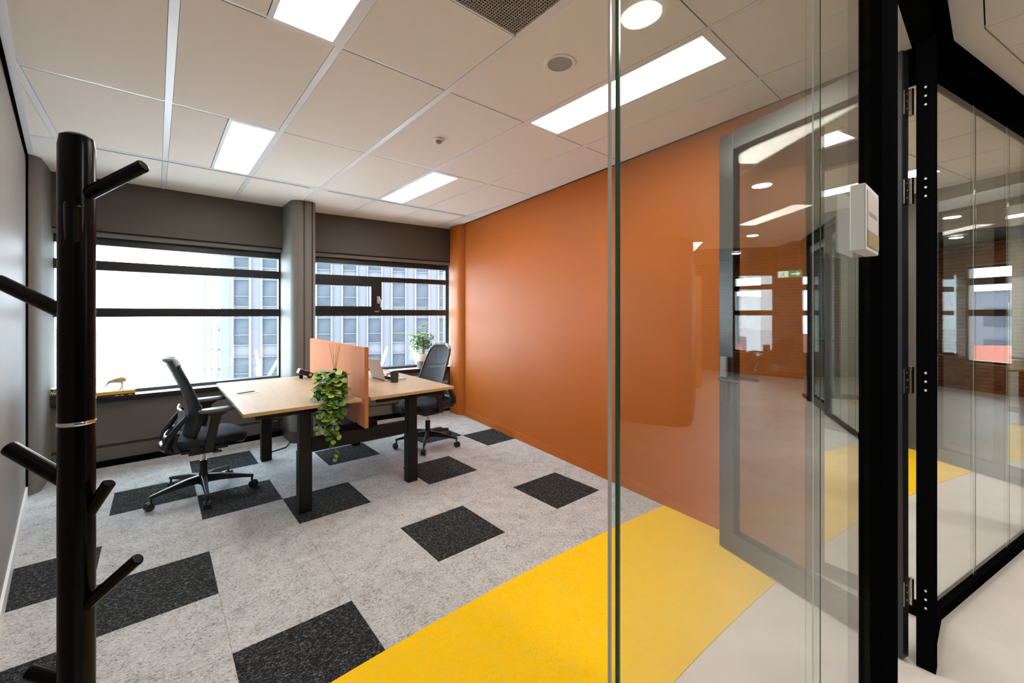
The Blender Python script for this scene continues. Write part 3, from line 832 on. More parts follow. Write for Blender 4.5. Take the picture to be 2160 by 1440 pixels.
t = thing('power_module', 'small tilted black and white desk power outlet block by the screen', 'socket', (1.165, 4.60, .78), R_(8))
tilt = Matrix.Translation((0, 0, .045)) @ Matrix.Rotation(R_(24), 4, 'Y')
MB().box(-.085, .060, -.032, .032, -.022, .024, tilt).build('housing', M['plastic'], t, bevel=.004)
MB().box(-.083, -.010, -.033, .030, .0235, .027, tilt).build('outlet_face', M['white'], t)
for yy in (-.016, .012):
    MB().box(-.066, -.034, yy - .007, yy + .007, .026, .0285, tilt).build('outlet', M['black'], t)
MB().box(.020, .045, -.0345, -.031, -.012, .012, tilt).build('side_outlet', M['white'], t)
for xx in (-.05, .03):
    MB().box(xx - .006, xx + .006, -.028, .028, 0, .036 if xx < 0 else .02).build('foot', M['black'], t)

t = thing('notepad', 'thin white note sheet lying on the left desk', 'paper', (.56, 4.045, .78), R_(3))
MB().box(-.10, .09, -.035, .035, 0, .003).build('sheets', M['paper'], t)
t = thing('pen', 'dark pen lying on the note sheet', 'pen', (.565, 4.045, .7868), R_(12))
MB().path([(-.07, 0, 0), (-.060, 0, 0), (.05, 0, 0), (.065, 0, 0)], [.0012, .004, .004, .003], 10).build('barrel', M['plastic'], t, smooth=True)
MB().box(.02, .06, -.001, .001, .003, .0055).build('clip', M['steel'], t)

t = thing('laptop', 'open silver laptop seen from behind on the right desk', 'laptop', (1.675, 4.0, .78), R_(2))
MB().box(0, .225, -.155, .155, 0, .014).build('base', M['silver'], t, bevel=.005)
k_ = MB()
for r_ in range(5):
    for c_ in range(13): k_.box(.035 + r_ * .019, .051 + r_ * .019, -.128 + c_ * .0198, -.111 + c_ * .0198, .014, .0152)
k_ = k_.build('keyboard', M['black'], t); k_['kind'] = 'stuff'
MB().box(.145, .215, -.05, .05, .0138, .0144).build('trackpad', M['greyplastic'], t)
tl = Matrix.Translation((.004, 0, .012)) @ Matrix.Rotation(R_(-17), 4, 'Y')
lid = MB().box(-.004, .003, -.155, .155, 0, .215, tl).build('lid', M['silver'], t, bevel=.003)
MB().box(.003, .0036, -.148, .148, .008, .208, tl).build('display', M['black'], lid)
MB().tube((.002, -.12, .012), (.002, .12, .012), .006).build('screen_hinge', M['plastic'], t)

t = thing('mug', 'dark grey coffee mug beside the laptop', 'mug', (1.738, 3.765, .78))
MB().lathe([(.030, 0), (.034, .003), (.040, .098), (.0365, .098), (.031, .008)], cap1=True).build('body', M['mug'], t, smooth=True)
MB().path([(-.030, .018, .082), (-.052, .032, .080), (-.062, .038, .055), (-.050, .030, .028), (-.028, .018, .024)], .0055, 8).build('handle', M['mug'], t, smooth=True)
t = thing('notebook', 'white paper sheet behind the laptop on the right desk', 'paper', (1.86, 4.45, .78), R_(-5))
MB().box(-.10, .10, -.07, .07, 0, .004).build('sheets', M['paper'], t)

# ------------------------------------------------------------------ things on the window sill
SZ = .658
pl_ = thing('potted_plant', 'leafy green umbrella plant in a cream pot on the window sill', 'plant', (2.93, 5.385, SZ))
MB().lathe([(.082, 0), (.092, .01), (.104, .10), (.106, .115)], cap1=False).build('pot_base', M['potgrey'], pl_, smooth=True)
MB().lathe([(.108, .10), (.112, .115), (.112, .20), (.106, .208), (.098, .20), (.096, .18)], cap0=False, cap1=False).build('pot_collar', M['cream'], pl_, smooth=True)
MB().lathe([(.002, .185), (.098, .185)], cap0=False, cap1=False).build('soil', M['soil'], pl_)
tk = MB()
tk.path([(0, 0, .18), (-.008, .005, .24), (0, .0, .30), (.008, -.005, .38)], [.014, .012, .011, .007], 8)
tk.path([(.008, 0, .18), (.018, .005, .24), (.012, .010, .32)], [.008, .007, .005], 8)
rnd = random.Random(5)
SL = [leaf_mesh('umbrella_leaf', .030, .085, M['leaf']), leaf_mesh('umbrella_leaf', .032, .085, M['leaflight']), leaf_mesh('umbrella_leaf', .028, .08, mat('leaf_mid', (.10, .24, .05), .4, noise=(60, .4)))]
hubs = []
for k in range(30):
    a = k * 2.4; r = .05 + .085 * ((k * 7) % 10) / 10; z = .29 + .0072 * k
    hubs.append((r * math.cos(a) * 1.35, r * math.sin(a) * .62, z, rnd.uniform(.85, 1.15)))
hubs += [(-.19, -.01, .49, 1.0), (-.12, -.02, .52, .9), (-.03, -.02, .60, .8), (.14, -.02, .47, .8), (.19, 0, .45, .7)]
for hx, hy, hz, s_ in hubs:
    tk.path([(.004, 0, .27), (hx * .5, hy * .5, .25 + (hz - .25) * .6), (hx, hy, hz)], .0022, 5)
    n = 7
    lit = hx < -.10 or hz > .58 or rnd.random() < .25  # left and top clusters get lime leaves, painting in the light they catch
    for q in range(n):
        a = 2 * PI * q / n + rnd.uniform(-.2, .2)
        d = Vector((math.cos(a), math.sin(a) * .8, rnd.uniform(-.55, -.05)))
        leaf_obj(SL[1] if lit and rnd.random() < .75 else SL[rnd.choice((0, 2, 2))], pl_, (hx, hy, hz), d, rnd.uniform(-.3, .3), s_ * rnd.uniform(.8, 1.05))
tk.path([(-.12, -.02, .50), (-.04, -.03, .57), (.0, -.03, .62)], .003, 5)
for q, (x, z) in enumerate(((-.07, .55), (-.04, .575), (-.015, .60), (.005, .625))):
    leaf_obj(SL[1], pl_, (x, -.03, z), (.7, -.2, .5), .2 * q, .75)
tk.build('trunk', M['trunk'], pl_, smooth=True)

def book(name, label, cx, cy, z, lx, ly, h, rz, cover, group=None):
    t = thing(name, label, 'book', (cx, cy, z), rz, None, group)
    MB().box(-lx / 2, lx / 2, -ly / 2, ly / 2, 0, .003).build('cover', cover, t)
    MB().box(-lx / 2, lx / 2, -ly / 2, ly / 2, h - .003, h).build('cover', cover, t)
    MB().box(-lx / 2, lx / 2, -ly / 2, -ly / 2 + .003, 0.003, h - .003).build('spine', cover, t)
    MB().box(-lx / 2 + .004, lx / 2 - .004, -ly / 2 + .003, ly / 2 - .004, .003, h - .003).build('pages', M['paper'], t)
    return t
b = book('book', 'thick black book at the bottom of the sill stack', -.287, 5.425, SZ, .262, .13, .026, R_(1.5), M['blackbook'], 'books stacked on the sill')
for q, (x, wd) in enumerate(((-.01, .03), (.03, .022), (.085, .028))):
    MB().box(x, x + wd, -.0655, -.0648, .010, .014).build('spine_lettering', M['paper'], b)
b = book('book', 'yellow edged book with white cover under the bird', -.287, 5.425, SZ + .026, .262, .13, .028, R_(1.5), M['yellowbook'], 'books stacked on the sill')
MB().box(-.131, .131, -.065, .065, .0281, .0295).build('jacket', M['paper'], b)
bt = thing('bird_figurine', 'small carved long billed bird figurine standing on the yellow book', 'figurine', (-.262, 5.42, SZ + .0558))
bd = MB()
bd.path([(.040, 0, .080), (.030, 0, .092), (.008, 0, .096), (-.020, 0, .093), (-.045, 0, .090), (-.062, 0, .086), (-.075, 0, .080), (-.086, 0, .066)],
        [.012, .026, .031, .025, .018, .014, .013, .006], 12)
bd.build('body', M['bird'], bt, smooth=True)
MB().path([(-.082, 0, .072), (-.098, 0, .048), (-.116, 0, .016)], [.0065, .0048, .0028], 7).build('bill', M['bird'], bt, smooth=True)
for yy in (-.009, .009):
    MB().path([(.012, yy, .075), (.016, yy, .045), (.008 + yy, yy, .003)], [.010, .0055, .005], 7).build('leg', M['bird'], bt, smooth=True)
MB().box(-.036, .034, -.026, .026, 0, .004).build('base', M['bookgrey'], bt)
t = thing('planter_box', 'small speckled box with black base at the left end of the sill', 'box', (-.60, 5.44, SZ), R_(1))
MB().box(-.125, .060, -.045, .045, 0, .060).build('tray', M['blackbook'], t, bevel=.004)
sp = bpy.data.materials.new('speckled_print'); sp.use_nodes = True
nt = sp.node_tree; vo = nt.nodes.new('ShaderNodeTexVoronoi'); vo.inputs['Scale'].default_value = 130
tcx = nt.nodes.new('ShaderNodeTexCoord'); nt.links.new(tcx.outputs['Object'], vo.inputs['Vector'])
rp = nt.nodes.new('ShaderNodeValToRGB'); rp.color_ramp.interpolation = 'CONSTANT'
e_ = rp.color_ramp.elements; e_[0].color = (.02, .02, .02, 1); e_[1].position = .35; e_[1].color = (.62, .60, .22, 1)
q_ = e_.new(.6); q_.color = (.75, .70, .55, 1); q_ = e_.new(.8); q_.color = (.10, .12, .03, 1)
nt.links.new(vo.outputs['Color'], rp.inputs['Fac']); nt.links.new(rp.outputs['Color'], nt.nodes['Principled BSDF'].inputs['Base Color'])
MB().box(-.123, .058, -.043, .043, .060, .118).build('printed_sleeve', sp, t, bevel=.003)
t = thing('binder', 'grey upright binder on the sill behind the coat stand', 'binder', (-.495, 5.45, SZ), R_(2))
MB().box(-.035, .036, -.05, .05, 0, .25).build('cover', M['bookgrey'], t, bevel=.002)
MB().box(-.032, .033, -.0505, -.03, .006, .244).build('pages', M['paper'], t)
MB().box(.0362, .0372, -.03, .03, .03, .20).build('label_strip', M['blackbook'], t)

# floor sockets and cables at the apron
def socket_box(label, x, y, z, w, h, pts, group='black socket boxes on the apron wall'):
    t = thing('socket_box', label, 'socket', (x, y, z), 0, None, group)
    MB().box(-w / 2, w / 2, -.06, .0, -h / 2, h / 2).build('housing', M['plastic'], t, bevel=.004)
    MB().box(-w / 2 + .02, w / 2 - .02, -.0615, -.06, h / 2 - .02, h / 2 - .012).build('status_strip', M['greyplastic'], t)
    MB().path([Vector(p) for p in pts], .006, 6).build('cable', M['cable'], t)
socket_box('black socket box on the apron under the right desk', 2.55, 5.405, .135, .17, .13, [(0, -.05, -.06), (.03, -.12, -.10), (0, -.25, -.128), (-.25, -.40, -.128), (-.60, -.55, -.128)])
socket_box('black socket box on the apron beside the grey column', 1.05, 5.50, .155, .09, .11, [(.03, -.05, -.05), (.10, -.15, -.10), (.12, -.30, -.148), (.0, -.55, -.148), (-.16, -.62, -.148)])

# ------------------------------------------------------------------ coat stand
t = thing('coat_stand', 'tall black tree shaped coat stand beside the pale grey wall', 'coat stand', (-.131, 1.297, 0))
MB().lathe([(.030, .012), (.030, 1.80), (.027, 1.822), (.018, 1.828)], seg=28).build('pole', M['stand'], t, smooth=True)
MB().lathe([(.0302, 1.202), (.0312, 1.204), (.0312, 1.208), (.0302, 1.21)], seg=28, cap0=False, cap1=False).build('joint_ring', M['chrome'], t, smooth=True)
MB().lathe([(.18, 0), (.18, .008), (.17, .014), (.03, .016)], seg=48).build('base', M['stand'], t, smooth=True)
def branch(p0, p1, r=.0165):
    a = Vector(p0) - Vector((-.131, 1.297, 0)); b_ = Vector(p1) - Vector((-.131, 1.297, 0))
    MB().tube(a, b_, r, seg=20).build('peg', M['stand'], t, smooth=True, bevel=.003)
branch((-.128, 1.294, 1.690), (-.020, 1.203, 1.762), .0135)
branch((-.136, 1.30, 1.565), (-.129, 1.234, 1.668), .0145)
branch((-.134, 1.300, 1.432), (-.262, 1.410, 1.512), .0150)
branch((-.134, 1.300, 1.068), (-.243, 1.394, 1.150), .0155)
branch((-.128, 1.300, .975), (-.078, 1.262, 1.072), .0125)
branch((-.128, 1.294, .795), (-.030, 1.211, .910), .0125)
branch((-.134, 1.300, .638), (-.208, 1.355, .672), .0150)

# ------------------------------------------------------------------ neighbouring rooms (same shell turned about the building's centre)
NAMES = {1: 'in the neighbouring room', 2: 'in the second room'}
LAB = {'wall_right': 'dark taupe side wall ', 'ceiling': 'white tile ceiling ', 'light_panel': None, 'wall_front': 'black framed glass partition '}
PANELN = ['nearest the door', 'over the right half near the windows', 'over the left half near the windows', 'beside the glass front']
bpy.context.view_layer.update()
for k in (1, 2):
    mk = room_matrix(k); li = 0
    f2 = make_front('black framed glass partition ' + NAMES[k], True)
    f2.matrix_world = mk @ f2.matrix_basis
    for o in module:
        c = copy_tree(o)
        c.matrix_world = mk @ o.matrix_basis
        nm = o.name.split('.')[0]
        if nm == 'light_panel':
            c['label'] = 'ceiling light ' + PANELN[li] + ' ' + NAMES[k]; li += 1
            c['group'] = 'light panels ' + NAMES[k]
        else: c['label'] = LAB[nm] + NAMES[k]
        if nm == 'wall_right':
            c.data = c.data.copy(); c.data.materials[0] = M['darkwall'] if k == 1 else M['palewall']
            for ch in c.children: ch.data = ch.data.copy(); ch.data.materials[0] = M['taupe']
    d = copy_tree(door)
    if k == 1:
        d.matrix_world = mk @ door.matrix_basis
        d['label'] = 'open grey framed glass door of the neighbouring room'
    else:
        d.matrix_world = mk @ (Matrix.Translation((2.362, .205, 0)) @ Matrix.Rotation(R_(180), 4, 'Z'))
        d['label'] = 'closed grey framed glass door of the second room along the corridor'
    d.name = 'door_%d' % (k + 1)
    # window wall of that room
    wb = MB(); wb.prism([(-.78, 5.45), (3.42, 5.45), (3.42, 5.7), (-.78, 5.7)], 0, .66); wb.prism([(-.78, 5.45), (3.42, 5.45), (3.42, 5.7), (-.78, 5.7)], 2.20, 2.74)
    wb.prism([(1.14, 5.05), (1.39, 5.05), (1.39, 5.7), (1.14, 5.7)], 0, 2.74)
    wbo = wb.build('wall_back', M['taupe']); wbo.matrix_world = mk
    tag(wbo, 'taupe window wall ' + NAMES[k], 'wall', 'structure')
    wo = thing('window_%d' % (k + 2), 'black framed strip window ' + NAMES[k], 'window', kind='structure'); wo.matrix_world = mk
    for z0, z1 in ((.66, .70), (1.405, 1.49), (1.85, 1.945), (2.09, 2.20)):
        MB().box(-.78, 3.42, 5.55, 5.62, z0, z1).build('transom', M['winframe'], wo)
    for z0, z1 in ((.70, 1.405), (1.49, 1.85), (1.945, 2.09)):
        MB().box(-.78, 3.42, 5.575, 5.595, z0, z1).build('glass_pane', M['winglass'], wo)

# dado and switch on the neighbour's dark wall
m1 = room_matrix(1)
dd = MB().prism([(2.786, .705), (3.296, 4.86), (3.30, 4.86), (2.79, .70)], .085, 1.12).build('trim_2', M['taupe']); dd.matrix_world = m1
tag(dd, 'slate grey lower band on the neighbouring room wall', 'trim', 'structure')
sw = thing('thermostat', 'small white thermostat box on the dark wall of the neighbouring room', 'thermostat'); 
sw.matrix_world = m1 @ Matrix.Translation((3.04, 2.75, 1.43)) @ Matrix.Rotation(R_(83), 4, 'Z')
MB().box(-.06, .06, 0, .02, -.04, .04).build('cover', M['white'], sw, bevel=.003)
MB().box(-.03, .03, .02, .022, -.015, .02).build('display', M['greyplastic'], sw)
# second room: whiteboard, table with papers
m2 = room_matrix(2)
wbd = thing('whiteboard', 'large whiteboard with dark printed cards in the second room', 'whiteboard')
wbd.matrix_world = m2 @ Matrix.Translation((2.92, 1.9, 0)) @ Matrix.Rotation(R_(83), 4, 'Z')
MB().box(-.9, 1.4, .005, .03, .82, 1.95).build('board', M['white'], wbd)
fr = MB(); fr.box(-.92, 1.42, .0, .035, .80, .82); fr.box(-.92, 1.42, .0, .035, 1.95, 1.97); fr.box(-.92, -.90, .0, .035, .82, 1.95); fr.box(1.40, 1.42, .0, .035, .82, 1.95)
fr.build('frame', M['silver'], wbd)
for q in range(4): MB().box(-.5 + .35 * q, -.32 + .35 * q, .03, .033, 1.60, 1.85).build('card', M['blackbook'], wbd)
tb = thing('meeting_table', 'maple meeting table with black legs in the second room', 'table')
tb.matrix_world = m2 @ Matrix.Translation((1.5, 1.5, 0))
MB().box(-.8, .6, 0, 1.0, .715, .74).build('tabletop', M['desk'], tb)
for x in (-.72, .52):
    for y in (.08, .92): MB().box(x - .02, x + .02, y - .02, y + .02, 0, .715).build('leg', M['black'], tb)
for q in range(3):
    pp = thing('paper_stack', ['stack of white papers at the near end of the meeting table', 'stack of blue topped papers on the meeting table', 'low stack of papers at the far end of the meeting table'][q], 'paper', group='paper stacks on the meeting table')
    pp.matrix_world = m2 @ Matrix.Translation((1.0 + .45 * q, 2.1 - .2 * q, .74))
    MB().box(-.11, .11, -.15, .15, 0, .06 + .02 * q).build('sheets', M['paper'], pp)
    MB().box(-.11, .11, -.15, .15, .06 + .02 * q, .066 + .02 * q).build('top_sheet', mat('blue_sheet', (.03, .22, .50), .6) if q == 1 else M['paper'], pp)

# ------------------------------------------------------------------ corridor and hall behind the camera
hc = MB().box(-7, 13, -10, .17, 2.735, 2.85).build('ceiling', M['void'])
tag(hc, 'pale plank ceiling of the corridor outside the glass rooms', 'ceiling', 'structure')
def facet(r, a):                       # straight facets between the room corners
    q = (a + STEP / 2) % STEP - STEP / 2
    return r * math.cos(STEP / 2) / math.cos(q)
def fpoly(rin, rout, a0, a1):
    f = lambda r, a: (CX + r * math.sin(a), CY + r * math.cos(a))
    return [f(rin, a0), f(facet(rout, a0), a0), f(facet(rout, a1), a1), f(rin, a1)]
for i in range(-10, 32):
    a0 = -STEP / 2 + STEP / 10 * i; g = .00012
    MB().prism(fpoly(11.2, 13.535, a0 + g, a0 + STEP / 10 - g), 2.705, 2.725).build('ceiling_plank', M['tile'], hc)
for k in range(-1, 3):
    a0 = -STEP / 2 + STEP * k
    f = lambda r, a: (CX + r * math.sin(a), CY + r * math.cos(a))
    MB().prism([f(13.54, a0), f(13.635, a0), f(13.635, a0 + STEP), f(13.54, a0 + STEP)], 2.703, 2.725).build('border_strip', M['tile'], hc)
ring(MB(), 2.0, 11.197, R_(-40), R_(70), 2.705, 2.725, 40).build('hall_ceiling_field', M['tile'], hc)
def hall_panel(a, r, label):
    t = thing('light_panel', label, 'light', (CX + r * math.sin(a), CY + r * math.cos(a), 2.70), -a, None, 'light panels in the corridor ceiling')
    MB().box(-.62, .62, -.15, .15, 0, .02).build('frame', M['bar'], t)
    MB().box(-.60, .60, -.13, .13, -.003, .0).build('diffuser', M['hallled'], t)
hall_panel(R_(33), 11.9, 'corridor ceiling light panel near the brick wall')
def downlight(x, y, label, r=.075, m='down', group='round downlights in the corridor ceiling'):
    t = thing('downlight', label, 'light', (x, y, 2.703), 0, None, group)
    MB().lathe([(r, 0), (r * 1.18, -.004), (r * 1.2, 0)], seg=28, cap0=False, cap1=False).build('rim', M['white'], t, smooth=True)
    MB().lathe([(.001, -.001), (r, -.001)], seg=28, cap0=False, cap1=False).build('lamp', M[m], t)
    if m == 'down':
        d = bpy.data.lights.new('downlight_beam', 'AREA'); d.shape = 'DISK'; d.size = 2 * r * .95
        d.energy = DOWN_W; d.color = (1.0, .93, .83)
        lo = bpy.data.objects.new('beam', d); C.objects.link(lo); lo.parent = t; lo.location = (0, 0, -.006)
for x, y, l in ((1.558, -.60, 'round corridor downlight just outside the glass door'), (4.54, -1.13, 'round corridor downlight before the neighbouring room'),
                (7.35, -2.20, 'round corridor downlight before the second room'), (9.3, -3.2, 'round corridor downlight nearest the brick wall'), (-1.4, -.75, 'round corridor downlight behind the coat stand end')):
    downlight(x, y, l)
hw = MB()
hw.box(-7, 13, -10.2, -10, 0, 2.75); hw.box(-7.2, -7, -10, 1, 0, 2.75); hw.box(-7, -.26, .16, .30, 0, 2.75)
hw = hw.build('wall_hall', M['taupe']); tag(hw, 'taupe hall wall opposite the glass partitions', 'wall', 'structure')
hs = MB().prism([(8.53, -1.80), (10.95, -.95), (10.95, -.75), (8.45, -1.62)], 0, 2.75).build('wall_corridor', M['taupe'])
tag(hs, 'taupe corridor wall between the second room and the brick wall', 'wall', 'structure')
# brick end wall with a window
bw = thing('wall_far', 'red brick end wall of the corridor with a window', 'wall', (10.7, -4.6, 0), 0, 'structure')
win = (.80, 1.42, .52, 2.32)     # y0,y1,z0,z1 local
core = MB(); core.box(0, .2, -5.6, win[0], 0, 2.75); core.box(0, .2, win[1], 3.6, 0, 2.75); core.box(0, .2, win[0], win[1], 0, win[2]); core.box(0, .2, win[0], win[1], win[3], 2.75)
core.build('mortar_bed', M['mortar'], bw)
bk = MB()
for r in range(38):
    z = r * .071 + .004
    if z > 2.68: break
    y = -3.3 + (0 if r % 2 else -.11)
    while y < 3.6:
        a, b_ = max(y + .005, -3.3), min(y + .215, 3.6)
        y += .22
        segs = [(a, b_)]
        if win[2] < z + .03 < win[3]:
            segs = [(a, min(b_, win[0])), (max(a, win[1]), b_)]
        for p, q in segs:
            if q - p > .02: bk.box(-.012 - .004 * random.random(), .01, p, q, z, z + .061)
bo = bk.build('bricks', M['brick'], bw); bo['kind'] = 'stuff'
wf_ = thing('window_5', 'small three light window in the brick end wall', 'window', (10.7, -4.6, 0), 0, 'structure')
for z0, z1 in ((win[2], win[2] + .04), (1.39, 1.51), (1.97, 2.10), (win[3] - .04, win[3])): MB().box(.02, .08, win[0], win[1], z0, z1).build('transom', M['winframe'], wf_)
for a, b_ in ((win[0], win[0] + .03), (win[1] - .03, win[1])): MB().box(.02, .08, a, b_, win[2], win[3]).build('jamb', M['winframe'], wf_)
MB().box(.045, .06, win[0], win[1], win[2], win[3]).build('glass_pane', M['winglass'], wf_)
# booth, locker, exit sign
t = thing('acoustic_booth', 'dark felt acoustic booth with rounded corners in the hall', 'booth', (5.35, -2.75, 0), R_(-22))
pts = [(x, y) for x, y in superell(.52, .48, 40, 5)]
MB().prism(pts, 0, 2.42).build('shell', M['booth'], t, smooth=True)
MB().box(-.35, .35, .478, .492, .12, 2.1).build('door_panel', M['taupe'], t)
MB().tube((.28, .52, .95), (.28, .52, 1.25), .012).build('handle', M['steel'], t, smooth=True)
t = thing('locker', 'tall yellow locker in the corridor beyond the booth', 'locker', (8.25, -3.75, 0), R_(-26))
MB().box(-.45, .45, -.25, .25, 0, 2.15).build('carcass', M['lockery'], t, bevel=.004)
for x in (-.22, .22):
    MB().box(x - .21, x + .21, .25, .268, .05, 2.10).build('locker_door', M['lockery'], t, bevel=.003)
    MB().box(x + .12, x + .15, .268, .28, 1.0, 1.15).build('handle', M['black'], t)
t = thing('exit_sign', 'green emergency exit sign with arrow and running man hanging in corridor', 'sign', (9.55, -2.30, 2.22), R_(-90 - 8))
MB().box(-.20, .20, -.012, .012, -.07, .07).build('panel', M['exitgreen'], t)
# seen from -y side of the sign's frame: mirrored in the glass the arrow points right
MB().box(.02, .19, -.0135, -.0122, -.060, .060).build('pictogram_field', M['exitwhite'], t)
ar = MB(); ar.box(-.14, -.03, -.0140, -.0122, -.012, .012); ar.prism([(-.175, 0), (-.125, .045), (-.125, -.045)], -.0140, -.0122)
arr = MB(); arr.box(-.13, -.03, -.0140, -.0122, -.012, .012)
arr.add([(-.178, -.0138, 0), (-.125, -.0138, .048), (-.125, -.0138, -.048)], [(0, 1, 2)])
arr.build('arrow', M['exitwhite'], t)
mn = MB(); mn.ellipsoid((.10, -.0145, .038), (.010, .002, .010), 10, 6)
for a, b_ in (((.10, .026), (.112, -.008)), ((.112, -.008), (.085, -.028)), ((.085, -.028), (.088, -.052)), ((.112, -.008), (.135, -.024)), ((.135, -.024), (.152, -.050)), ((.10, .022), (.075, .006)), ((.104, .018), (.132, .012))):
    mn.tube((a[0], -.0145, a[1]), (b_[0], -.0145, b_[1]), .006, seg=6)
mn.build('running_man', M['exitgreen'], t)
for x in (-.15, .15): MB().tube((x, 0, .07), (x, 0, .485), .003, seg=6).build('hanger', M['steel'], t)

# ------------------------------------------------------------------ outside: tower across the street, masts, city
P0 = Vector((5.04, 43.1, 0)); U = Vector((.911, -.4115, 0)); NRM = Vector((-.4115, -.911, 0))
tw = thing('office_tower', 'pale blue grey office tower with white vertical fins outside the windows', 'building', P0, math.atan2(U.y, U.x))
Z0, Z1 = -36.0, 36.0
MB().box(-1.05, 26.6, .25, 14, Z0, Z1).build('body', M['towerbody'], tw)
BAY = 2.208
rows_ = [(-1.31 + 3.39 * k) for k in range(-3, 4)]
wm = None; fm = None; pm = None
for b_ in range(12):
    for zz in rows_:
        x0 = b_ * BAY
        if wm is None:
            f = MB(); f.box(0.04, 1.27, .0, .30, -.06, 0.0); f.box(.04, 1.27, .0, .30, 2.28, 2.34); f.box(.04, .09, .0, .30, 0, 2.28); f.box(1.22, 1.27, .0, .30, 0, 2.28)
            f.box(.09, 1.22, .05, .30, .82, .88)
            wm = f.build('window', M['towerframe'], tw); o = wm
            p = MB().box(.09, 1.22, .16, .26, 0, 2.28).build('pane', M['towerglass'], o); pm = p
        else:
            o = wm.copy(); C.objects.link(o); o.parent = tw
            p = pm.copy(); C.objects.link(p); p.parent = o
        o.location = (x0, 0, zz)
    for dx in (0.0, 1.30):
        if fm is None:
            fm = MB().box(-.027, .027, -.13, .26, Z0, Z1).build('fin', M['towerfin'], tw); o = fm
        else: o = fm.copy(); C.objects.link(o); o.parent = tw
        o.location = (b_ * BAY + dx, 0, 0)
st_ = thing('stair_tower', 'glazed stair tower with slim white bars at the tower corner', 'building', P0 + U * -1.13, math.atan2(U.y, U.x))
for k in range(6): MB().box(-1.35 + .25 * k, -1.29 + .25 * k, .2, .3, Z0, 5.2).build('bar', M['towerbody'] if k % 2 else M['towerfin'], st_)
for k in range(-6, 3): MB().box(-1.4, 0, .15, 1.6, -1.8 + 1.7 * k, -1.68 + 1.7 * k).build('landing', M['towerbody'], st_)
gp = MB().box(-1.38, 0, .32, .36, Z0, 5.2).build('glazing', M['winglass'], st_)
def mast(label, struts):
    b = Vector(struts[0][0]); t = thing('roof_mast', label, 'mast', b, 0, None, 'white steel roof masts outside the windows')
    for p, q in struts: MB().tube(Vector(p) - b, Vector(q) - b, .080, .066, seg=8).build('strut', M['white'], t)
mast('white splayed roof masts outside the left window', [((4.39, 25.21, -3.55), (4.011, 25.534, -.505)), ((3.80, 25.72, -3.52), (5.137, 24.57, -.48)), ((4.15, 25.42, -3.4), (5.137, 24.57, -1.536)), ((4.36, 25.24, -3.4), (4.03, 25.518, -1.435))])
mast('white splayed roof masts outside the right window', [((8.53, 21.66, -3.5), (9.289, 21.012, -.345)), ((11.07, 19.48, -3.5), (10.243, 20.195, -.304)), ((8.60, 21.58, -3.0), (9.258, 21.039, -1.36))])
t = thing('roof_terrace', 'low flat roof below the windows carrying the white masts', 'building', (7.4, 22.6, -36), R_(-41))
MB().box(-5.5, 5.5, -1.2, 1.2, 0, 32.45).build('wall', M['towerbody'], t)
MB().box(-5.6, 5.6, -1.3, 1.3, 32.45, 32.6).build('roof_edge', M['cityroof'], t)
gd = MB().box(-600, 600, 16, 1300, -40, -36).build('ground', M['ground']); tag(gd, 'pale hazy city ground far below the windows', 'ground', 'structure')
rnd = random.Random(3)
cw, cr, cg_ = MB(), MB(), MB()
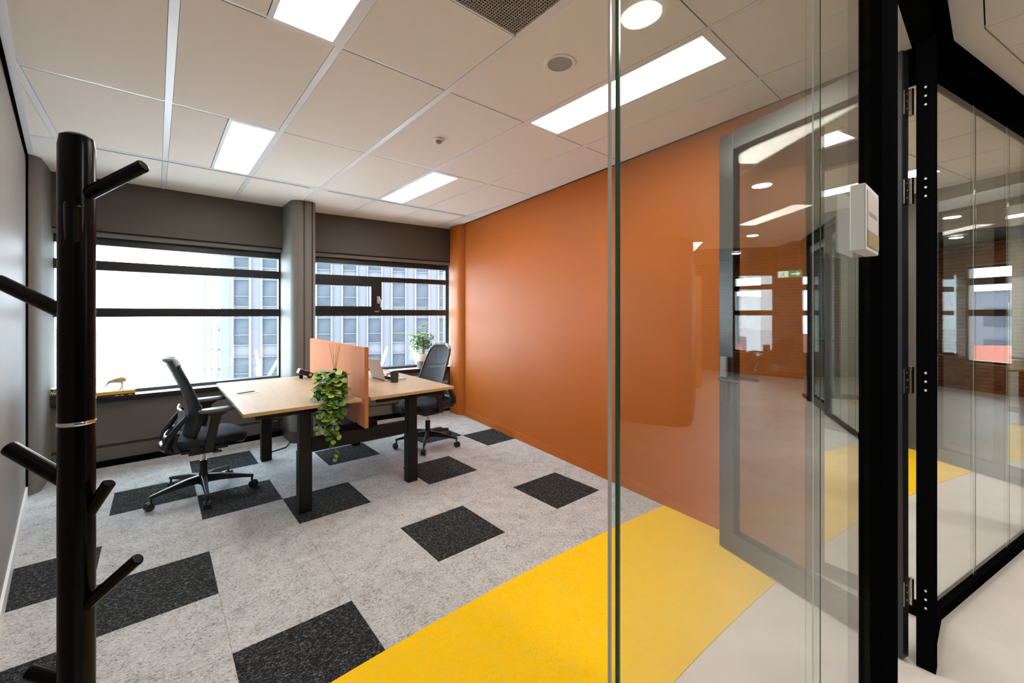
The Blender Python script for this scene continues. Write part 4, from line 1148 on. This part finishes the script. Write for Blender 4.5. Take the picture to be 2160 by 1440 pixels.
for i in range(60):
    a = R_(rnd.uniform(-14, 12)); dist = rnd.uniform(90, 620)
    x, y = dist * math.sin(a), dist * math.cos(a)
    w_, d_, h_ = rnd.uniform(10, 34), rnd.uniform(10, 22), rnd.uniform(8, 20) * (1 + dist / 900)
    mt = Matrix.Translation((x, y, -36)) @ Matrix.Rotation(rnd.uniform(-.4, .4), 4, 'Z')
    cw.box(-w_ / 2, w_ / 2, -d_ / 2, d_ / 2, 0, h_, mt)
    cr.box(-w_ / 2 - .3, w_ / 2 + .3, -d_ / 2 - .3, d_ / 2 + .3, h_, h_ + 1.0, mt)
    for q in range(int(w_ / 4)):
        for z in (h_ * .35, h_ * .7): cg_.box(-w_ / 2 + 4 * q + 1, -w_ / 2 + 4 * q + 3, -d_ / 2 - .1, -d_ / 2, z, z + 1.6, mt)
city = cw.build('city', M['cityblock']); tag(city, 'pale washed out city roofs far below the left window', 'city', 'stuff')
cr.build('roofs', M['cityroof'], city)['kind'] = 'stuff'
cg_.build('window_rows', M['citywin'], city)['kind'] = 'stuff'
for i, (x, y) in enumerate(((42, -20), (46, -8), (52, -32))):
    t = thing('row_house', ['red roofed brick house nearest the corridor window', 'red roofed brick house left of the nearest one', 'red roofed brick house farthest from the corridor'][i], 'house', (x, y, -14), R_(20), None, 'red roofed houses')
    MB().box(-5, 5, -4, 4, 0, 9).build('wall', M['housewall'], t)
    MB().add([(-5.4, -4.4, 9), (5.4, -4.4, 9), (5.4, 4.4, 9), (-5.4, 4.4, 9), (-5.4, 0, 13), (5.4, 0, 13)], [(0, 1, 5, 4), (3, 4, 5, 2), (0, 4, 3), (1, 2, 5), (0, 3, 2, 1)]).build('roof', M['redroof'], t)
    for q in range(3):
        for z in (2, 5.5): MB().box(-5.1, -5.0, -3 + 2.2 * q, -1.9 + 2.2 * q, z, z + 1.8).build('window', M['white'], t)

for i, (x, y, h_, w_) in enumerate(((75, -34, 40, 22), (88, -2, 34, 26))):
    t = thing('apartment_block', ['tall pale apartment block outside the corridor window', 'wide pale apartment block outside the corridor window'][i], 'building', (x, y, -36), R_(15), None, 'pale apartment blocks')
    MB().box(-8, 8, -w_ / 2, w_ / 2, 0, h_).build('wall', M['towerbody'], t)
    MB().box(-8.4, 8.4, -w_ / 2 - .4, w_ / 2 + .4, h_, h_ + 1).build('roof', M['cityroof'], t)
    for q in range(int(w_ / 5)):
        for r in range(5): MB().box(-8.2, -8, -w_ / 2 + 1.5 + 5 * q, -w_ / 2 + 4.5 + 5 * q, h_ - 4 - 3.6 * r, h_ - 2 - 3.6 * r).build('window', M['towerglass'], t)
